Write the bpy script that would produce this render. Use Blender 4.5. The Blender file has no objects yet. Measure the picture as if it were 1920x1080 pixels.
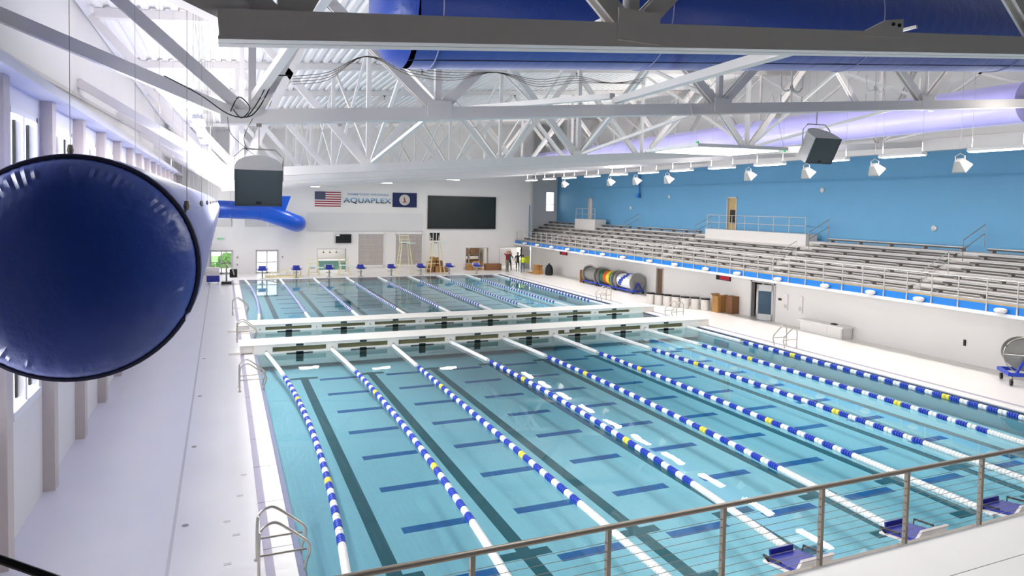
import bpy, bmesh, math, random
from mathutils import Vector, Matrix
random.seed(7)
PI = math.pi
SC = bpy.context.scene
C = SC.collection

# ------------------------------------------------------------------ camera
cam_d = bpy.data.cameras.new('camera'); cam = bpy.data.objects.new('camera', cam_d); C.objects.link(cam)
YAW, PIT, ROL = 0.405, 0.041, 0.020
_f = Vector((math.sin(YAW)*math.cos(PIT), math.cos(YAW)*math.cos(PIT), -math.sin(PIT)))
_r = Vector((math.cos(YAW), -math.sin(YAW), 0)); _u = _r.cross(_f)
_r2 = _r*math.cos(ROL)+_u*math.sin(ROL); _u2 = -_r*math.sin(ROL)+_u*math.cos(ROL)
M = Matrix((( _r2.x,_u2.x,-_f.x,-11.593),(_r2.y,_u2.y,-_f.y,-8.148),(_r2.z,_u2.z,-_f.z,5.935),(0,0,0,1)))
cam.matrix_world = M
cam_d.sensor_width = 36; cam_d.lens = 1269.17/1920*36; cam_d.shift_y = -(540-439.28)/1920
cam_d.clip_start = .05; cam_d.clip_end = 400
SC.camera = cam

# ------------------------------------------------------------------ world, exposure
W = bpy.data.worlds.new('sky'); SC.world = W; W.use_nodes = True
W.node_tree.nodes['Background'].inputs[0].default_value = (1, .985, .965, 1)
W.node_tree.nodes['Background'].inputs[1].default_value = 2.2
SC.view_settings.view_transform = 'Standard'; SC.view_settings.look = 'None'
SC.view_settings.gamma = 1; SC.view_settings.use_curve_mapping = False
SC.view_settings.exposure = 0.26
LAMP_DOWN, LAMP_UP, DAY = 165, 105, 560

def area(name, loc, size, power, direction=(0,0,-1), color=(1,1,1), parent=None):
    d = bpy.data.lights.new(name, 'AREA'); d.shape = 'RECTANGLE'; d.size, d.size_y = size
    d.energy = power; d.color = color
    o = bpy.data.objects.new(name, d); C.objects.link(o); o.parent = parent
    o.location = loc; o.rotation_euler = Vector(direction).to_track_quat('-Z', 'Y').to_euler()
    return o

# ------------------------------------------------------------------ materials
MATS = {}
def mat(name, col, rough=.5, metal=0, spec=.5, noise=0, nscale=5, bump=0, bscale=40, emit=0, coat=0, sheen=0):
    m = bpy.data.materials.new(name); m.use_nodes = True; MATS[name] = m
    nt = m.node_tree; b = nt.nodes['Principled BSDF']
    b.inputs['Base Color'].default_value = (*col, 1); b.inputs['Roughness'].default_value = rough
    b.inputs['Metallic'].default_value = metal; b.inputs['Specular IOR Level'].default_value = spec
    if coat: b.inputs['Coat Weight'].default_value = coat; b.inputs['Coat Roughness'].default_value = .3
    if sheen: b.inputs['Sheen Weight'].default_value = sheen; b.inputs['Sheen Roughness'].default_value = .4
    if emit: b.inputs['Emission Color'].default_value = (*col, 1); b.inputs['Emission Strength'].default_value = emit
    tc = nt.nodes.new('ShaderNodeTexCoord')
    if noise:
        n = nt.nodes.new('ShaderNodeTexNoise'); n.inputs['Scale'].default_value = nscale; n.inputs['Detail'].default_value = 4
        nt.links.new(tc.outputs['Object'], n.inputs['Vector'])
        r = nt.nodes.new('ShaderNodeMix'); r.data_type = 'RGBA'
        r.inputs[6].default_value = (*[c*(1-noise) for c in col], 1); r.inputs[7].default_value = (*[min(1, c*(1+noise)) for c in col], 1)
        nt.links.new(n.outputs['Fac'], r.inputs[0]); nt.links.new(r.outputs[2], b.inputs['Base Color'])
    if bump:
        n2 = nt.nodes.new('ShaderNodeTexNoise'); n2.inputs['Scale'].default_value = bscale
        nt.links.new(tc.outputs['Object'], n2.inputs['Vector'])
        bp = nt.nodes.new('ShaderNodeBump'); bp.inputs['Strength'].default_value = bump
        nt.links.new(n2.outputs['Fac'], bp.inputs['Height']); nt.links.new(bp.outputs['Normal'], b.inputs['Normal'])
    return m
mat('white_paint', (.82,.81,.81), .55, noise=.02, nscale=1.5)
mat('wall_white', (.79,.762,.74), .6, noise=.03, nscale=.6)
mat('band_grey', (.70,.685,.68), .6, noise=.03, nscale=.6)
mat('pilaster', (.60,.53,.48), .7, noise=.06, nscale=9)
mat('ceiling_white', (.89,.865,.85), .45)
mat('steel_white', (.84,.80,.78), .4, noise=.03, nscale=2)
mat('deck', (.81,.775,.75), .33, noise=.035, nscale=.9, bump=.03, bscale=60)
mat('joint', (.60,.58,.56), .7, noise=.05)
mat('coping', (.84,.82,.80), .4, noise=.03, nscale=3)
mat('grate', (.40,.37,.46), .55, noise=.08, nscale=30)
mat('edge_tile', (.20,.22,.34), .3, noise=.15, nscale=25)
mat('lane_teal', (.0,.12,.15), .5, noise=.12, nscale=8)
mat('lane_blue', (.0,.15,.46), .5, noise=.1, nscale=8)
mat('float_white', (.85,.85,.84), .4, noise=.02)
mat('float_blue', (.012,.05,.48), .35, noise=.05)
mat('float_yellow', (.85,.72,.10), .4, noise=.05)
mat('bulkhead', (.84,.81,.76), .45, noise=.03, nscale=2)
mat('slot_olive', (.15,.15,.07), .6, noise=.5, nscale=2.2)
mat('target_black', (.012,.035,.045), .4, noise=.1)
mat('stainless', (.50,.47,.43), .32, metal=.85, noise=.05, nscale=6)
mat('rail_steel', (.33,.29,.25), .42, metal=.3, noise=.08, nscale=12)
mat('aluminium', (.55,.53,.51), .45, metal=.45, noise=.06, nscale=4)
mat('bleacher_conc', (.60,.57,.55), .65, noise=.05, nscale=3)
mat('bracket', (.26,.24,.23), .6, noise=.1)
mat('blue_wall', (.12,.34,.56), .55, noise=.06, nscale=.8, bump=.1, bscale=20)
mat('blue_fascia', (.008,.19,.62), .4, noise=.04)
mat('black', (.006,.006,.007), .35, noise=.1)
mat('screen', (.012,.018,.016), .25, noise=.2, nscale=2)
mat('grille', (.085,.105,.115), .6, noise=.15, nscale=60)
mat('speaker_white', (.62,.59,.58), .5, noise=.03)
mat('cable_black', (.01,.01,.01), .5, noise=.1)
mat('wire', (.40,.39,.39), .4, metal=.5, noise=.05)
mat('block_blue', (.02,.03,.30), .4, noise=.06)
mat('chair_cream', (.78,.70,.42), .5, noise=.05)
mat('seat_mint', (.62,.76,.70), .45, noise=.04)
mat('cardboard', (.45,.23,.07), .75, noise=.12, nscale=6)
mat('cardboard_dark', (.24,.11,.05), .8, noise=.15, nscale=6)
mat('red', (.28,.008,.02), .5, noise=.1)
mat('reel_grey', (.30,.30,.29), .45, metal=.4, noise=.1, nscale=4)
mat('green', (.01,.13,.05), .5, noise=.1)
mat('orange', (.55,.08,.01), .5, noise=.1)
mat('yellow', (.75,.55,.02), .5, noise=.1)
mat('bin_white', (.68,.64,.61), .5, noise=.05)
mat('frame_grey', (.55,.54,.55), .45, metal=.2, noise=.04)
mat('shade_taupe', (.45,.40,.37), .5, noise=.12, nscale=2.5)
mat('timber_dark', (.16,.09,.045), .6, noise=.4, nscale=7)
mat('ochre_room', (.50,.36,.16), .7, noise=.25, nscale=3)
mat('teal_counter', (.18,.38,.34), .5, noise=.2, nscale=3)
mat('navy_glass', (.006,.05,.10), .12, noise=.2, nscale=2)
mat('hedge', (.18,.36,.10), .8, noise=.5, nscale=6)
mat('lawn', (.25,.50,.16), .9, noise=.3, nscale=3)
mat('skin_a', (.55,.32,.22), .6, noise=.05)
mat('skin_b', (.22,.11,.06), .6, noise=.05)
mat('hair', (.02,.014,.01), .7, noise=.2)
mat('hair_grey', (.45,.36,.28), .7, noise=.2)
mat('shirt_red', (.24,.012,.02), .8, noise=.1)
mat('khaki', (.20,.19,.14), .8, noise=.1)
mat('cloth_black', (.012,.014,.016), .8, noise=.2)
mat('cloth_teal', (.03,.07,.08), .8, noise=.2)
mat('hivis', (.72,.85,.02), .6, noise=.05)
mat('jeans', (.10,.13,.17), .8, noise=.15)
mat('flag_red', (.33,.015,.03), .7, noise=.05)
mat('flag_white', (.80,.76,.76), .7, noise=.03)
mat('flag_blue', (.008,.016,.085), .7, noise=.05)
mat('seal_white', (.62,.60,.56), .7, noise=.06)
mat('seal_gold', (.42,.33,.20), .6, noise=.15, nscale=20)
mat('seal_red', (.30,.06,.05), .6, noise=.1)
mat('letter_blue', (.35,.45,.66), .5, noise=.03)
mat('led_green', (.02,.45,.10), .4, emit=.6)
mat('led_red', (.35,.0,.02), .4, emit=.35)
mat('lamp_glow', (1,.97,.93), .5, emit=9)
mat('horn_grey', (.40,.385,.37), .55, noise=.04)
mat('platform_white', (.66,.63,.61), .6, noise=.04)
mat('trim_grey', (.60,.58,.57), .5, noise=.04)

def fabric(name):
    m = mat(name, (.0,.045,.36), .42, spec=.6, sheen=.8, coat=.06)
    nt = m.node_tree; b = nt.nodes['Principled BSDF']
    tc = nt.nodes.new('ShaderNodeTexCoord'); n = nt.nodes.new('ShaderNodeTexNoise'); n.inputs['Scale'].default_value = 2.2; n.inputs['Detail'].default_value = 5
    mp = nt.nodes.new('ShaderNodeMapping'); mp.inputs['Scale'].default_value = (2.0,.35,2.0)
    nt.links.new(tc.outputs['Object'], mp.inputs['Vector']); nt.links.new(mp.outputs['Vector'], n.inputs['Vector'])
    bp = nt.nodes.new('ShaderNodeBump'); bp.inputs['Strength'].default_value = .25; bp.inputs['Distance'].default_value = .08
    nt.links.new(n.outputs['Fac'], bp.inputs['Height']); nt.links.new(bp.outputs['Normal'], b.inputs['Normal'])
    b.inputs['Sheen Tint'].default_value = (.75,.75,1,1)
    return m
fabric('duct_fabric')
mat('duct_hem', (.002,.004,.045), .6, noise=.2)
mat('duct_seam', (.30,.32,.55), .6, noise=.1)

def aqua_floor():
    m = mat('pool_tile', (.30,.60,.70), .5); nt = m.node_tree; b = nt.nodes['Principled BSDF']
    tc = nt.nodes.new('ShaderNodeTexCoord'); br = nt.nodes.new('ShaderNodeTexBrick')
    br.inputs['Scale'].default_value = 4; br.inputs['Mortar Size'].default_value = .02; br.offset = 0
    br.inputs['Color1'].default_value = (.40,.76,.85,1); br.inputs['Color2'].default_value = (.425,.78,.87,1); br.inputs['Mortar'].default_value = (.46,.80,.88,1)
    br.inputs['Brick Width'].default_value = .5; br.inputs['Row Height'].default_value = .5
    nt.links.new(tc.outputs['Object'], br.inputs['Vector']); nt.links.new(br.outputs['Color'], b.inputs['Base Color'])
aqua_floor()
def water_mat():
    m = bpy.data.materials.new('water'); m.use_nodes = True; MATS['water'] = m; nt = m.node_tree
    nt.nodes.remove(nt.nodes['Principled BSDF']); out = nt.nodes['Material Output']
    tr = nt.nodes.new('ShaderNodeBsdfTransparent'); tr.inputs[0].default_value = (.86,.97,1,1)
    gl = nt.nodes.new('ShaderNodeBsdfGlossy'); gl.inputs['Roughness'].default_value = .012
    fr = nt.nodes.new('ShaderNodeFresnel'); fr.inputs[0].default_value = 1.37
    mx = nt.nodes.new('ShaderNodeMixShader')
    tc = nt.nodes.new('ShaderNodeTexCoord'); n = nt.nodes.new('ShaderNodeTexNoise'); n.inputs['Scale'].default_value = 1.1; n.inputs['Detail'].default_value = 2
    bp = nt.nodes.new('ShaderNodeBump'); bp.inputs['Strength'].default_value = .022; bp.inputs['Distance'].default_value = .05
    nt.links.new(tc.outputs['Object'], n.inputs['Vector']); nt.links.new(n.outputs['Fac'], bp.inputs['Height'])
    nt.links.new(bp.outputs['Normal'], gl.inputs['Normal']); nt.links.new(bp.outputs['Normal'], fr.inputs['Normal'])
    nt.links.new(fr.outputs[0], mx.inputs[0]); nt.links.new(tr.outputs[0], mx.inputs[1]); nt.links.new(gl.outputs[0], mx.inputs[2])
    nt.links.new(mx.outputs[0], out.inputs[0])
water_mat()
def glass_mat():
    m = bpy.data.materials.new('glass'); m.use_nodes = True; MATS['glass'] = m; nt = m.node_tree
    nt.nodes.remove(nt.nodes['Principled BSDF']); out = nt.nodes['Material Output']
    tr = nt.nodes.new('ShaderNodeBsdfTransparent'); tr.inputs[0].default_value = (.93,.96,.98,1)
    gl = nt.nodes.new('ShaderNodeBsdfGlossy'); gl.inputs['Roughness'].default_value = .02
    fr = nt.nodes.new('ShaderNodeFresnel'); fr.inputs[0].default_value = 1.45; mx = nt.nodes.new('ShaderNodeMixShader')
    nt.links.new(fr.outputs[0], mx.inputs[0]); nt.links.new(tr.outputs[0], mx.inputs[1]); nt.links.new(gl.outputs[0], mx.inputs[2]); nt.links.new(mx.outputs[0], out.inputs[0])
glass_mat()
def letters_mat():
    m = mat('letters', (.1,.2,.4), .5); nt = m.node_tree; b = nt.nodes['Principled BSDF']
    tc = nt.nodes.new('ShaderNodeTexCoord'); sp = nt.nodes.new('ShaderNodeSeparateXYZ'); rp = nt.nodes.new('ShaderNodeValToRGB')
    nt.links.new(tc.outputs['Object'], sp.inputs[0]); nt.links.new(sp.outputs['Y'], rp.inputs[0]); nt.links.new(rp.outputs[0], b.inputs['Base Color'])
    e = rp.color_ramp.elements; e[0].position = .12; e[0].color = (.012,.03,.07,1); e[1].position = .45; e[1].color = (.22,.45,.68,1)
letters_mat()

# ------------------------------------------------------------------ mesh helpers
def rootloc(o):
    l = Vector((0,0,0))
    while o is not None: l += o.location; o = o.parent
    return l
class MB:
    def __init__(s): s.v = []; s.f = []; s.m = []; s.cm = 0
    def _add(s, vs, fs):
        b = len(s.v); s.v += [tuple(v) for v in vs]
        for f in fs: s.f.append([b+i for i in f]); s.m.append(s.cm)
    def box(s, c, d, R=None):
        hx, hy, hz = d[0]/2, d[1]/2, d[2]/2
        vs = [Vector((x,y,z)) for x in(-hx,hx) for y in(-hy,hy) for z in(-hz,hz)]
        if R is not None: vs = [R @ v for v in vs]
        c = Vector(c); s._add([v+c for v in vs], [(0,1,3,2),(4,6,7,5),(0,4,5,1),(2,3,7,6),(0,2,6,4),(1,5,7,3)]); return s
    def b2(s, lo, hi):
        return s.box([(a+b)/2 for a, b in zip(lo,hi)], [abs(b-a) for a, b in zip(lo,hi)])
    def bar(s, p, q, w, h, up=(0,0,1)):
        p, q = Vector(p), Vector(q); d = (q-p); L = d.length; d.normalize(); up = Vector(up)
        if abs(d.dot(up)) > .99: up = Vector((0,1,0))
        x = d.cross(up).normalized(); z = x.cross(d)
        R = Matrix((x, d, z)).transposed()
        return s.box((p+q)/2, (w, L, h), R)
    def ring(s, c, t, r, n, ref=None):
        t = Vector(t).normalized(); ref = Vector(ref) if ref is not None else (Vector((0,0,1)) if abs(t.z) < .9 else Vector((1,0,0)))
        a = t.cross(ref).normalized(); b = a.cross(t)
        return [Vector(c)+r*(math.cos(2*PI*i/n)*a+math.sin(2*PI*i/n)*b) for i in range(n)]
    def tube(s, pts, r, n=8, cap=True):
        pts = [Vector(p) for p in pts]; rs = r if isinstance(r, (list,tuple)) else [r]*len(pts); vs = []
        for i, p in enumerate(pts):
            t = (pts[min(i+1,len(pts)-1)]-pts[max(i-1,0)])
            vs += s.ring(p, t, rs[i], n)
        fs = [(i*n+j, i*n+(j+1)%n, (i+1)*n+(j+1)%n, (i+1)*n+j) for i in range(len(pts)-1) for j in range(n)]
        if cap: fs += [tuple(range(n))[::-1], tuple(range((len(pts)-1)*n, len(pts)*n))]
        s._add(vs, fs); return s
    def lathe(s, prof, o, axis=(0,0,1), n=16):
        o, ax = Vector(o), Vector(axis).normalized(); vs = []
        for r, h in prof: vs += s.ring(o+ax*h, ax, max(r,1e-4), n)
        fs = [(i*n+j, i*n+(j+1)%n, (i+1)*n+(j+1)%n, (i+1)*n+j) for i in range(len(prof)-1) for j in range(n)]
        fs += [tuple(range(n))[::-1], tuple(range((len(prof)-1)*n, len(prof)*n))]
        s._add(vs, fs); return s
    def prism(s, poly, y0, y1, plane='XZ'):
        n = len(poly)
        mk = {'XZ': lambda a,b,t:(a,t,b), 'YZ': lambda a,b,t:(t,a,b), 'XY': lambda a,b,t:(a,b,t)}[plane]
        vs = [mk(a,b,y0) for a,b in poly]+[mk(a,b,y1) for a,b in poly]
        fs = [(i,(i+1)%n,n+(i+1)%n,n+i) for i in range(n)]+[tuple(range(n))[::-1], tuple(range(n,2*n))]
        s._add(vs, fs); return s
    def mesh(s, name, mats, smooth=False, off=Vector((0,0,0))):
        me = bpy.data.meshes.new(name); me.from_pydata([tuple(Vector(v)-off) for v in s.v], [], s.f)
        for m in (mats if isinstance(mats,(list,tuple)) else [mats]): me.materials.append(MATS[m])
        if any(s.m): me.polygons.foreach_set('material_index', s.m)
        bm = bmesh.new(); bm.from_mesh(me); bmesh.ops.recalc_face_normals(bm, faces=bm.faces); bm.to_mesh(me); bm.free()
        if smooth:
            me.polygons.foreach_set('use_smooth', [True]*len(me.polygons)); me.set_sharp_from_angle(angle=math.radians(40))
        return me
    def build(s, name, mats, parent=None, smooth=False, label=None):
        off = rootloc(parent) if parent else Vector((0,0,0))
        o = bpy.data.objects.new(name, s.mesh(name, mats, smooth, off)); C.objects.link(o); o.parent = parent
        if label: o['label'] = label
        return o
def inst(name, me, parent, loc, rot=(0,0,0), scale=(1,1,1)):
    o = bpy.data.objects.new(name, me); C.objects.link(o); o.parent = parent
    o.location = Vector(loc)-(rootloc(parent) if parent else Vector((0,0,0))); o.rotation_euler = rot; o.scale = scale
    return o
def tag(o, label, cat, group=None):
    o['label'] = label; o['category'] = cat
    if group: o['group'] = group
    return o
def thing(name, label, cat, loc=(0,0,0), group=None, rz=0):
    o = bpy.data.objects.new(name, None); o.empty_display_size = .2; C.objects.link(o); o.location = loc; o.rotation_euler[2] = rz
    return tag(o, label, cat, group)
def struct(o): o['kind'] = 'structure'; return o
def copy_tree(o, parent=None):
    c = o.copy(); C.objects.link(c); c.parent = parent
    for ch in list(o.children): copy_tree(ch, c)
    return c
ORD = ['first','second','third','fourth','fifth','sixth','seventh','eighth','ninth','tenth','eleventh','twelfth','thirteenth','fourteenth','fifteenth','sixteenth','seventeenth','eighteenth']

# ------------------------------------------------------------------ dimensions
PL, PR, PN, PF = -10.45, 10.75, 0.0, 46.4        # pool edges
XL, XR, YF, YN = -14.9, 15.9, 51.3, -12.0        # walls
XB = 19.5                                        # blue wall behind the seats
roof = lambda x: 11.25+.085*(x+14.9)
TY = [-1.3+7.75*k for k in range(7)]             # truss lines

def holes(mb, u0, u1, z0, z1, hs, put):
    us = sorted({u0,u1,*[h[0] for h in hs],*[h[1] for h in hs]}); zs = sorted({z0,z1,*[h[2] for h in hs],*[h[3] for h in hs]})
    for a, b in zip(us, us[1:]):
        for c, d in zip(zs, zs[1:]):
            m = ((a+b)/2, (c+d)/2)
            if any(h[0]<m[0]<h[1] and h[2]<m[1]<h[3] for h in hs): continue
            put(mb, a, b, c, d)

# ------------------------------------------------------------------ floor, pool
mb = MB()
holes(mb, -15.2, XB+.3, YN, 56.5, [(PL,PR,PN,PF)], lambda m,a,b,c,d: m.b2((a,c,-.3),(b,d,0)))
floor = struct(mb.build('floor', 'deck'))
struct(floor)
mb = MB()
for y0 in range(-1, 50, 5): mb.b2((-12.41, y0, 0), (-12.36, min(y0+4.985, 51), .004))
mb.build('expansion_joint', 'joint', floor)
sl = MB().b2((-.17,-.955,0),(.17,.955,.02)).mesh('coping_slab','coping')
gs = MB().b2((-.065,-.955,0),(.065,.955,.012)).mesh('gutter_grate','grate')
k = 0
for i in range(24):
    y = .35+1.935*i+.6
    if y > 46: break
    inst('coping_slab', sl, floor, (-10.63, y, 0)); inst('coping_slab', sl, floor, (10.93, y, 0))
    inst('gutter_grate', gs, floor, (-10.875, y, 0)); inst('gutter_grate', gs, floor, (11.4, y, 0))
es = MB().b2((-.955,-.17,0),(.955,.17,.02)).mesh('coping_slab','coping')
for i in range(11):
    inst('coping_slab', es, floor, (-9.45+1.93*i, PF+.19, 0)); inst('coping_slab', es, floor, (-9.45+1.93*i, -.19, 0))
dr = MB().lathe([(.06,0),(.06,.006)],(0,0,0),n=10).mesh('floor_drain','rail_steel')
for y in (5.3, 9.6, 14.2, 19.5): inst('floor_drain', dr, floor, (-12.2, y, 0))
mk = MB().b2((-.06,-.035,0),(.06,.035,.006)).mesh('anchor_plate','trim_grey')
for x,y in ((-11.5,3.6),(-11.35,4.6),(-11.5,5.2),(-11.25,6.3),(-11.15,7.4)): inst('anchor_plate', mk, floor, (x,y,0))

ZF = -.68
basin = MB()
basin.b2((PL-.2,PN-.2,ZF-.2),(PR+.2,PF+.2,ZF)); basin.b2((PL-.2,PN-.2,ZF),(PL,PF+.2,-.3)); basin.b2((PR,PN-.2,ZF),(PR+.2,PF+.2,-.3))
basin.b2((PL,PN-.2,ZF),(PR,PN,-.3)); basin.b2((PL,PF,ZF),(PR,PF+.2,-.3))
basin = struct(basin.build('pool_basin', 'pool_tile'))
mb = MB()
for x in (PL, PR): mb.b2((x-.012 if x > 0 else x, PN, -.28),(x if x > 0 else x+.012, PF, -.005))
mb.b2((PL,PF-.012,-.28),(PR,PF,-.005)); mb.b2((PL,PN,-.28),(PR,PN+.012,-.005))
mb.build('edge_tile_band', 'edge_tile', basin)
mb = MB(); mb.b2((PL-.0,PN,.002),(PL+.1,PF,.006)); mb.b2((PR-.1,PN,.002),(PR,PF,.006)); mb.build('edge_tile_lip', 'edge_tile', basin)
BK1 = (19.6, 20.85, .35); BK2 = (24.45, 25.7, .31)
near_line = MB().b2((-.14,1.3,ZF),(.14,18.2,ZF+.006)).b2((-.5,1.3,ZF),(.5,1.55,ZF+.007)).b2((-.5,17.9,ZF),(.5,18.15,ZF+.007)).b2((-.5,3.2,ZF),(.5,3.45,ZF+.007)).mesh('lane_line','lane_teal')
far_line = MB().b2((-.14,27.5,ZF),(.14,44.4,ZF+.006)).b2((-.5,44.2,ZF),(.5,44.45,ZF+.007)).mesh('lane_line','lane_teal')
bar_m = MB().b2((-.72,-.13,0),(.72,.13,.006)).mesh('cross_bar','lane_blue')
for i in range(8):
    x = -8.75+2.5*i
    inst('lane_line', near_line, basin, (x,0,0)); inst('lane_line', far_line, basin, (x,0,0))
for i in range(1,8):
    x = -10+2.5*i
    for j in range(9): inst('cross_bar', bar_m, basin, (x, .85+2.1*j, ZF))
    for j in range(8): inst('cross_bar', bar_m, basin, (x, 27.6+2.07*j, ZF))
inst('cross_bar', bar_m, basin, (-9.2, 22.2, ZF), scale=(1.6,1,1)); inst('cross_bar', bar_m, basin, (3.5, 22.8, ZF), scale=(3,1,1))
water = MB().b2((PL,PN,-.021),(PR,PF,-.02)); water.f = [[0,2,3,1]]; water.v = [(PL,PN,-.02),(PL,PF,-.02),(PR,PN,-.02),(PR,PF,-.02)]; water.m = [0]
water.f = [[0,2,3,1]]
wo = water.build('pool_water', 'water'); struct(wo)

# ------------------------------------------------------------------ ceiling
mb = MB(); prof = []; x = -16.0
while x < 21:
    for dx, dz in ((0,0),(.17,0),(.2,.09),(.34,.09)): prof.append((x+dx, roof(x+dx)+dz))
    x += .38
n = len(prof); vs = [(a,YN,b) for a,b in prof]+[(a,56,b) for a,b in prof]; mb._add(vs, [(i,i+1,n+i+1,n+i) for i in range(n-1)])
vs = [(-16,YN,roof(-16)+.2),(21,YN,roof(21)+.2),(21,56,roof(21)+.2),(-16,56,roof(-16)+.2)]
mb._add(vs+[(a,b,c+.2) for a,b,c in vs], [(0,1,2,3),(4,5,6,7),(0,1,5,4),(1,2,6,5),(2,3,7,6),(3,0,4,7)])
struct(mb.build('ceiling', 'ceiling_white'))

# ------------------------------------------------------------------ left wall with window bays
PY = [7.85+3.26*k for k in range(-6, 14)]
bays = []
for a, b in zip(PY, PY[1:]):
    if b < 50.8 and a > -3: bays.append((a+1.05, b-.30))
wl = MB(); hs = [(a,b,2.15,7.45) for a,b in bays]
holes(wl, YN, YF+.3, 0, 7.9, hs, lambda m,a,b,c,d: m.b2((XL-.35,a,c),(XL,b,d)))
wl.b2((-15.6,YN,7.85),(-15.3,YF+.3,12.4))
wl = struct(wl.build('wall_left', 'wall_white'))
pm = MB().b2((0,0,0),(.21,.34,7.83)).mesh('pilaster','pilaster')
for y in PY:
    if -8 < y < 50.5: inst('pilaster', pm, wl, (XL, y, 0))
mb = MB(); mb.b2((-15.3,YN,7.83),(XL+.45,YF,8.0)); mb.build('wall_ledge','wall_white',wl)
mb = MB(); mb.bar((-15.26,0,8.3),(-15.26,51,9.9),.08,.1); mb.build('sloped_trim','trim_grey',wl)
for i, (a,b) in enumerate(bays):
    w = MB(); w.b2((XL-.2,a,2.15),(XL+.03,a+.09,7.45)); w.b2((XL-.2,b-.09,2.15),(XL+.03,b,7.45)); w.b2((XL-.2,a,2.1),(XL+.06,b,2.24)); w.b2((XL-.2,a,7.36),(XL+.03,b,7.45))
    m_ = (a+b)/2; w.b2((XL-.18,m_-.06,2.2),(XL+.02,m_+.06,7.4))
    for z in (4.0, 5.8): w.b2((XL-.18,a,z-.05),(XL+.02,b,z+.05))
    wo = struct(w.build('window_%d' % (i+1), 'white_paint'))
    g = MB(); g.b2((XL-.14,a+.09,2.24),(XL-.13,b-.09,7.36)); g.build('pane','glass',wo)
    mu = MB(); mu.b2((XL-.128,m_-.13,2.3),(XL-.09,m_-.06,7.3)); mu.b2((XL-.128,b-.16,2.3),(XL-.09,b-.09,7.3)); mu.build('gasket','black',wo)
    area('daylight', (XL-.6,(a+b)/2,4.8), (b-a, 5.2), DAY*(1.5 if a < 14 else 1), (1,0,-.1), (1,.95,.885))

# ------------------------------------------------------------------ far wall, right walls, blue wall, near wall
FH = [(-12.5,-10.8,0,1.95),(-9.05,-7.28,0,1.95),(-4.1,-1.75,0,1.95),(9.28,11.45,.05,1.98),(12.66,14.95,0,2.02)]
wf = MB(); holes(wf, XL-.35, 15.8, 0, 14.5, FH, lambda m,a,b,c,d: m.b2((a,YF,c),(b,YF+.25,d)))
wf = struct(wf.build('wall_far', 'wall_white'))
mb = MB(); mb.b2((-5.0,YF-.03,3.57),(5.1,YF,5.12)); mb.build('wall_band','band_grey',wf)
mb = MB(); mb.b2((-5.0,YF-.05,3.52),(5.1,YF,3.57)); mb.build('band_shadow_gap','trim_grey',wf)
mb = MB()
for a,b in ((-12.3,-10.9),(-9.9,-8.3),(-8.1,-7.0)): mb.b2((a,YF-.04,3.85),(b,YF,4.55))
mb.build('wall_louvre','trim_grey',wf)
# recess beside the stand
mb = MB(); mb.b2((15.8,YF,2.2),(16.0,53.0,14.5)); mb.b2((15.8,53.0,2.2),(18.2,53.2,14.5)); mb.b2((19.2,53.0,2.2),(XB+.3,53.2,14.5)); mb.b2((18.2,53,2.2),(19.2,53.2,5.5)); mb.b2((18.2,53,7.5),(19.2,53.2,14.5))
wr_ = struct(mb.build('wall_recess','band_grey'))
mb = MB(); 
for a,b in (((18.2,52.95,5.5),(18.27,53.1,7.5)),((19.13,52.95,5.5),(19.2,53.1,7.5)),((18.2,52.95,5.5),(19.2,53.1,5.57)),((18.2,52.95,7.43),(19.2,53.1,7.5)),((18.2,52.95,6.2),(19.2,53.1,6.26))): mb.b2(a,b)
wo = struct(mb.build('window_40','white_paint')); MB().b2((18.25,53.05,5.5),(19.15,53.06,7.45)).build('pane','glass',wo)
mb = MB(); mb.tube([(15.72,YF-.12,2.7),(15.72,YF-.12,8.4)],.035,8); mb.tube([(15.72,YF-.25,2.7),(15.72,YF-.25,8.4)],.025,8)
struct(mb.build('trim_1','stainless',None,True))
mb = MB(); mb.b2((15.62,YF-.06,2.8),(15.82,YF,6.1)); struct(mb.build('trim_2','blue_wall'))
RH = [(19.75,21.45,0,2.0),(29.85,30.55,0,1.9)]
wr = MB(); holes(wr, YN, YF, 0, 2.4, RH, lambda m,a,b,c,d: m.b2((XR,a,c),(XR+.2,b,d)))
wr = struct(wr.build('wall_right','wall_white'))
bw = MB(); holes(bw, YN, 53, 2.2, 14.4, [(26.95,27.9,4.5,6.85),(45.85,46.6,4.9,6.85)], lambda m,a,b,c,d: m.b2((XB,a,c),(XB+.2,b,d)))
bw = struct(bw.build('wall_blue','blue_wall'))
mb = MB(); mb.b2((XB-.4,YN,8.95),(XB,53,9.5)); struct(mb.build('trim_3','steel_white'))
mb = MB(); mb.b2((XB-.05,YN,9.5),(XB,53,14.2)); struct(mb.build('wall_upper','ceiling_white'))
mb = MB(); mb.tube([(XB-.06,YN,7.75),(XB-.06,46,7.75)],.03,6); struct(mb.build('trim_4','blue_wall'))
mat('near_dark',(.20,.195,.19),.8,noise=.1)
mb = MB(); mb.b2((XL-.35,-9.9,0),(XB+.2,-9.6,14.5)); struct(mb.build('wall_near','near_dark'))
mb = MB(); mb.b2((XL,-9.6,8.6),(XB,-3.0,8.75)); struct(mb.build('ceiling_light_block','near_dark'))  # unseen soffit added to keep light off the nearest truss and duct cap
mb = MB(); mb.b2((XL,-3.1,8.75),(XB,-3.0,14.2)); struct(mb.build('wall_light_block','near_dark'))  # unseen upright added above the soffit to block light from the hall
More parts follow.
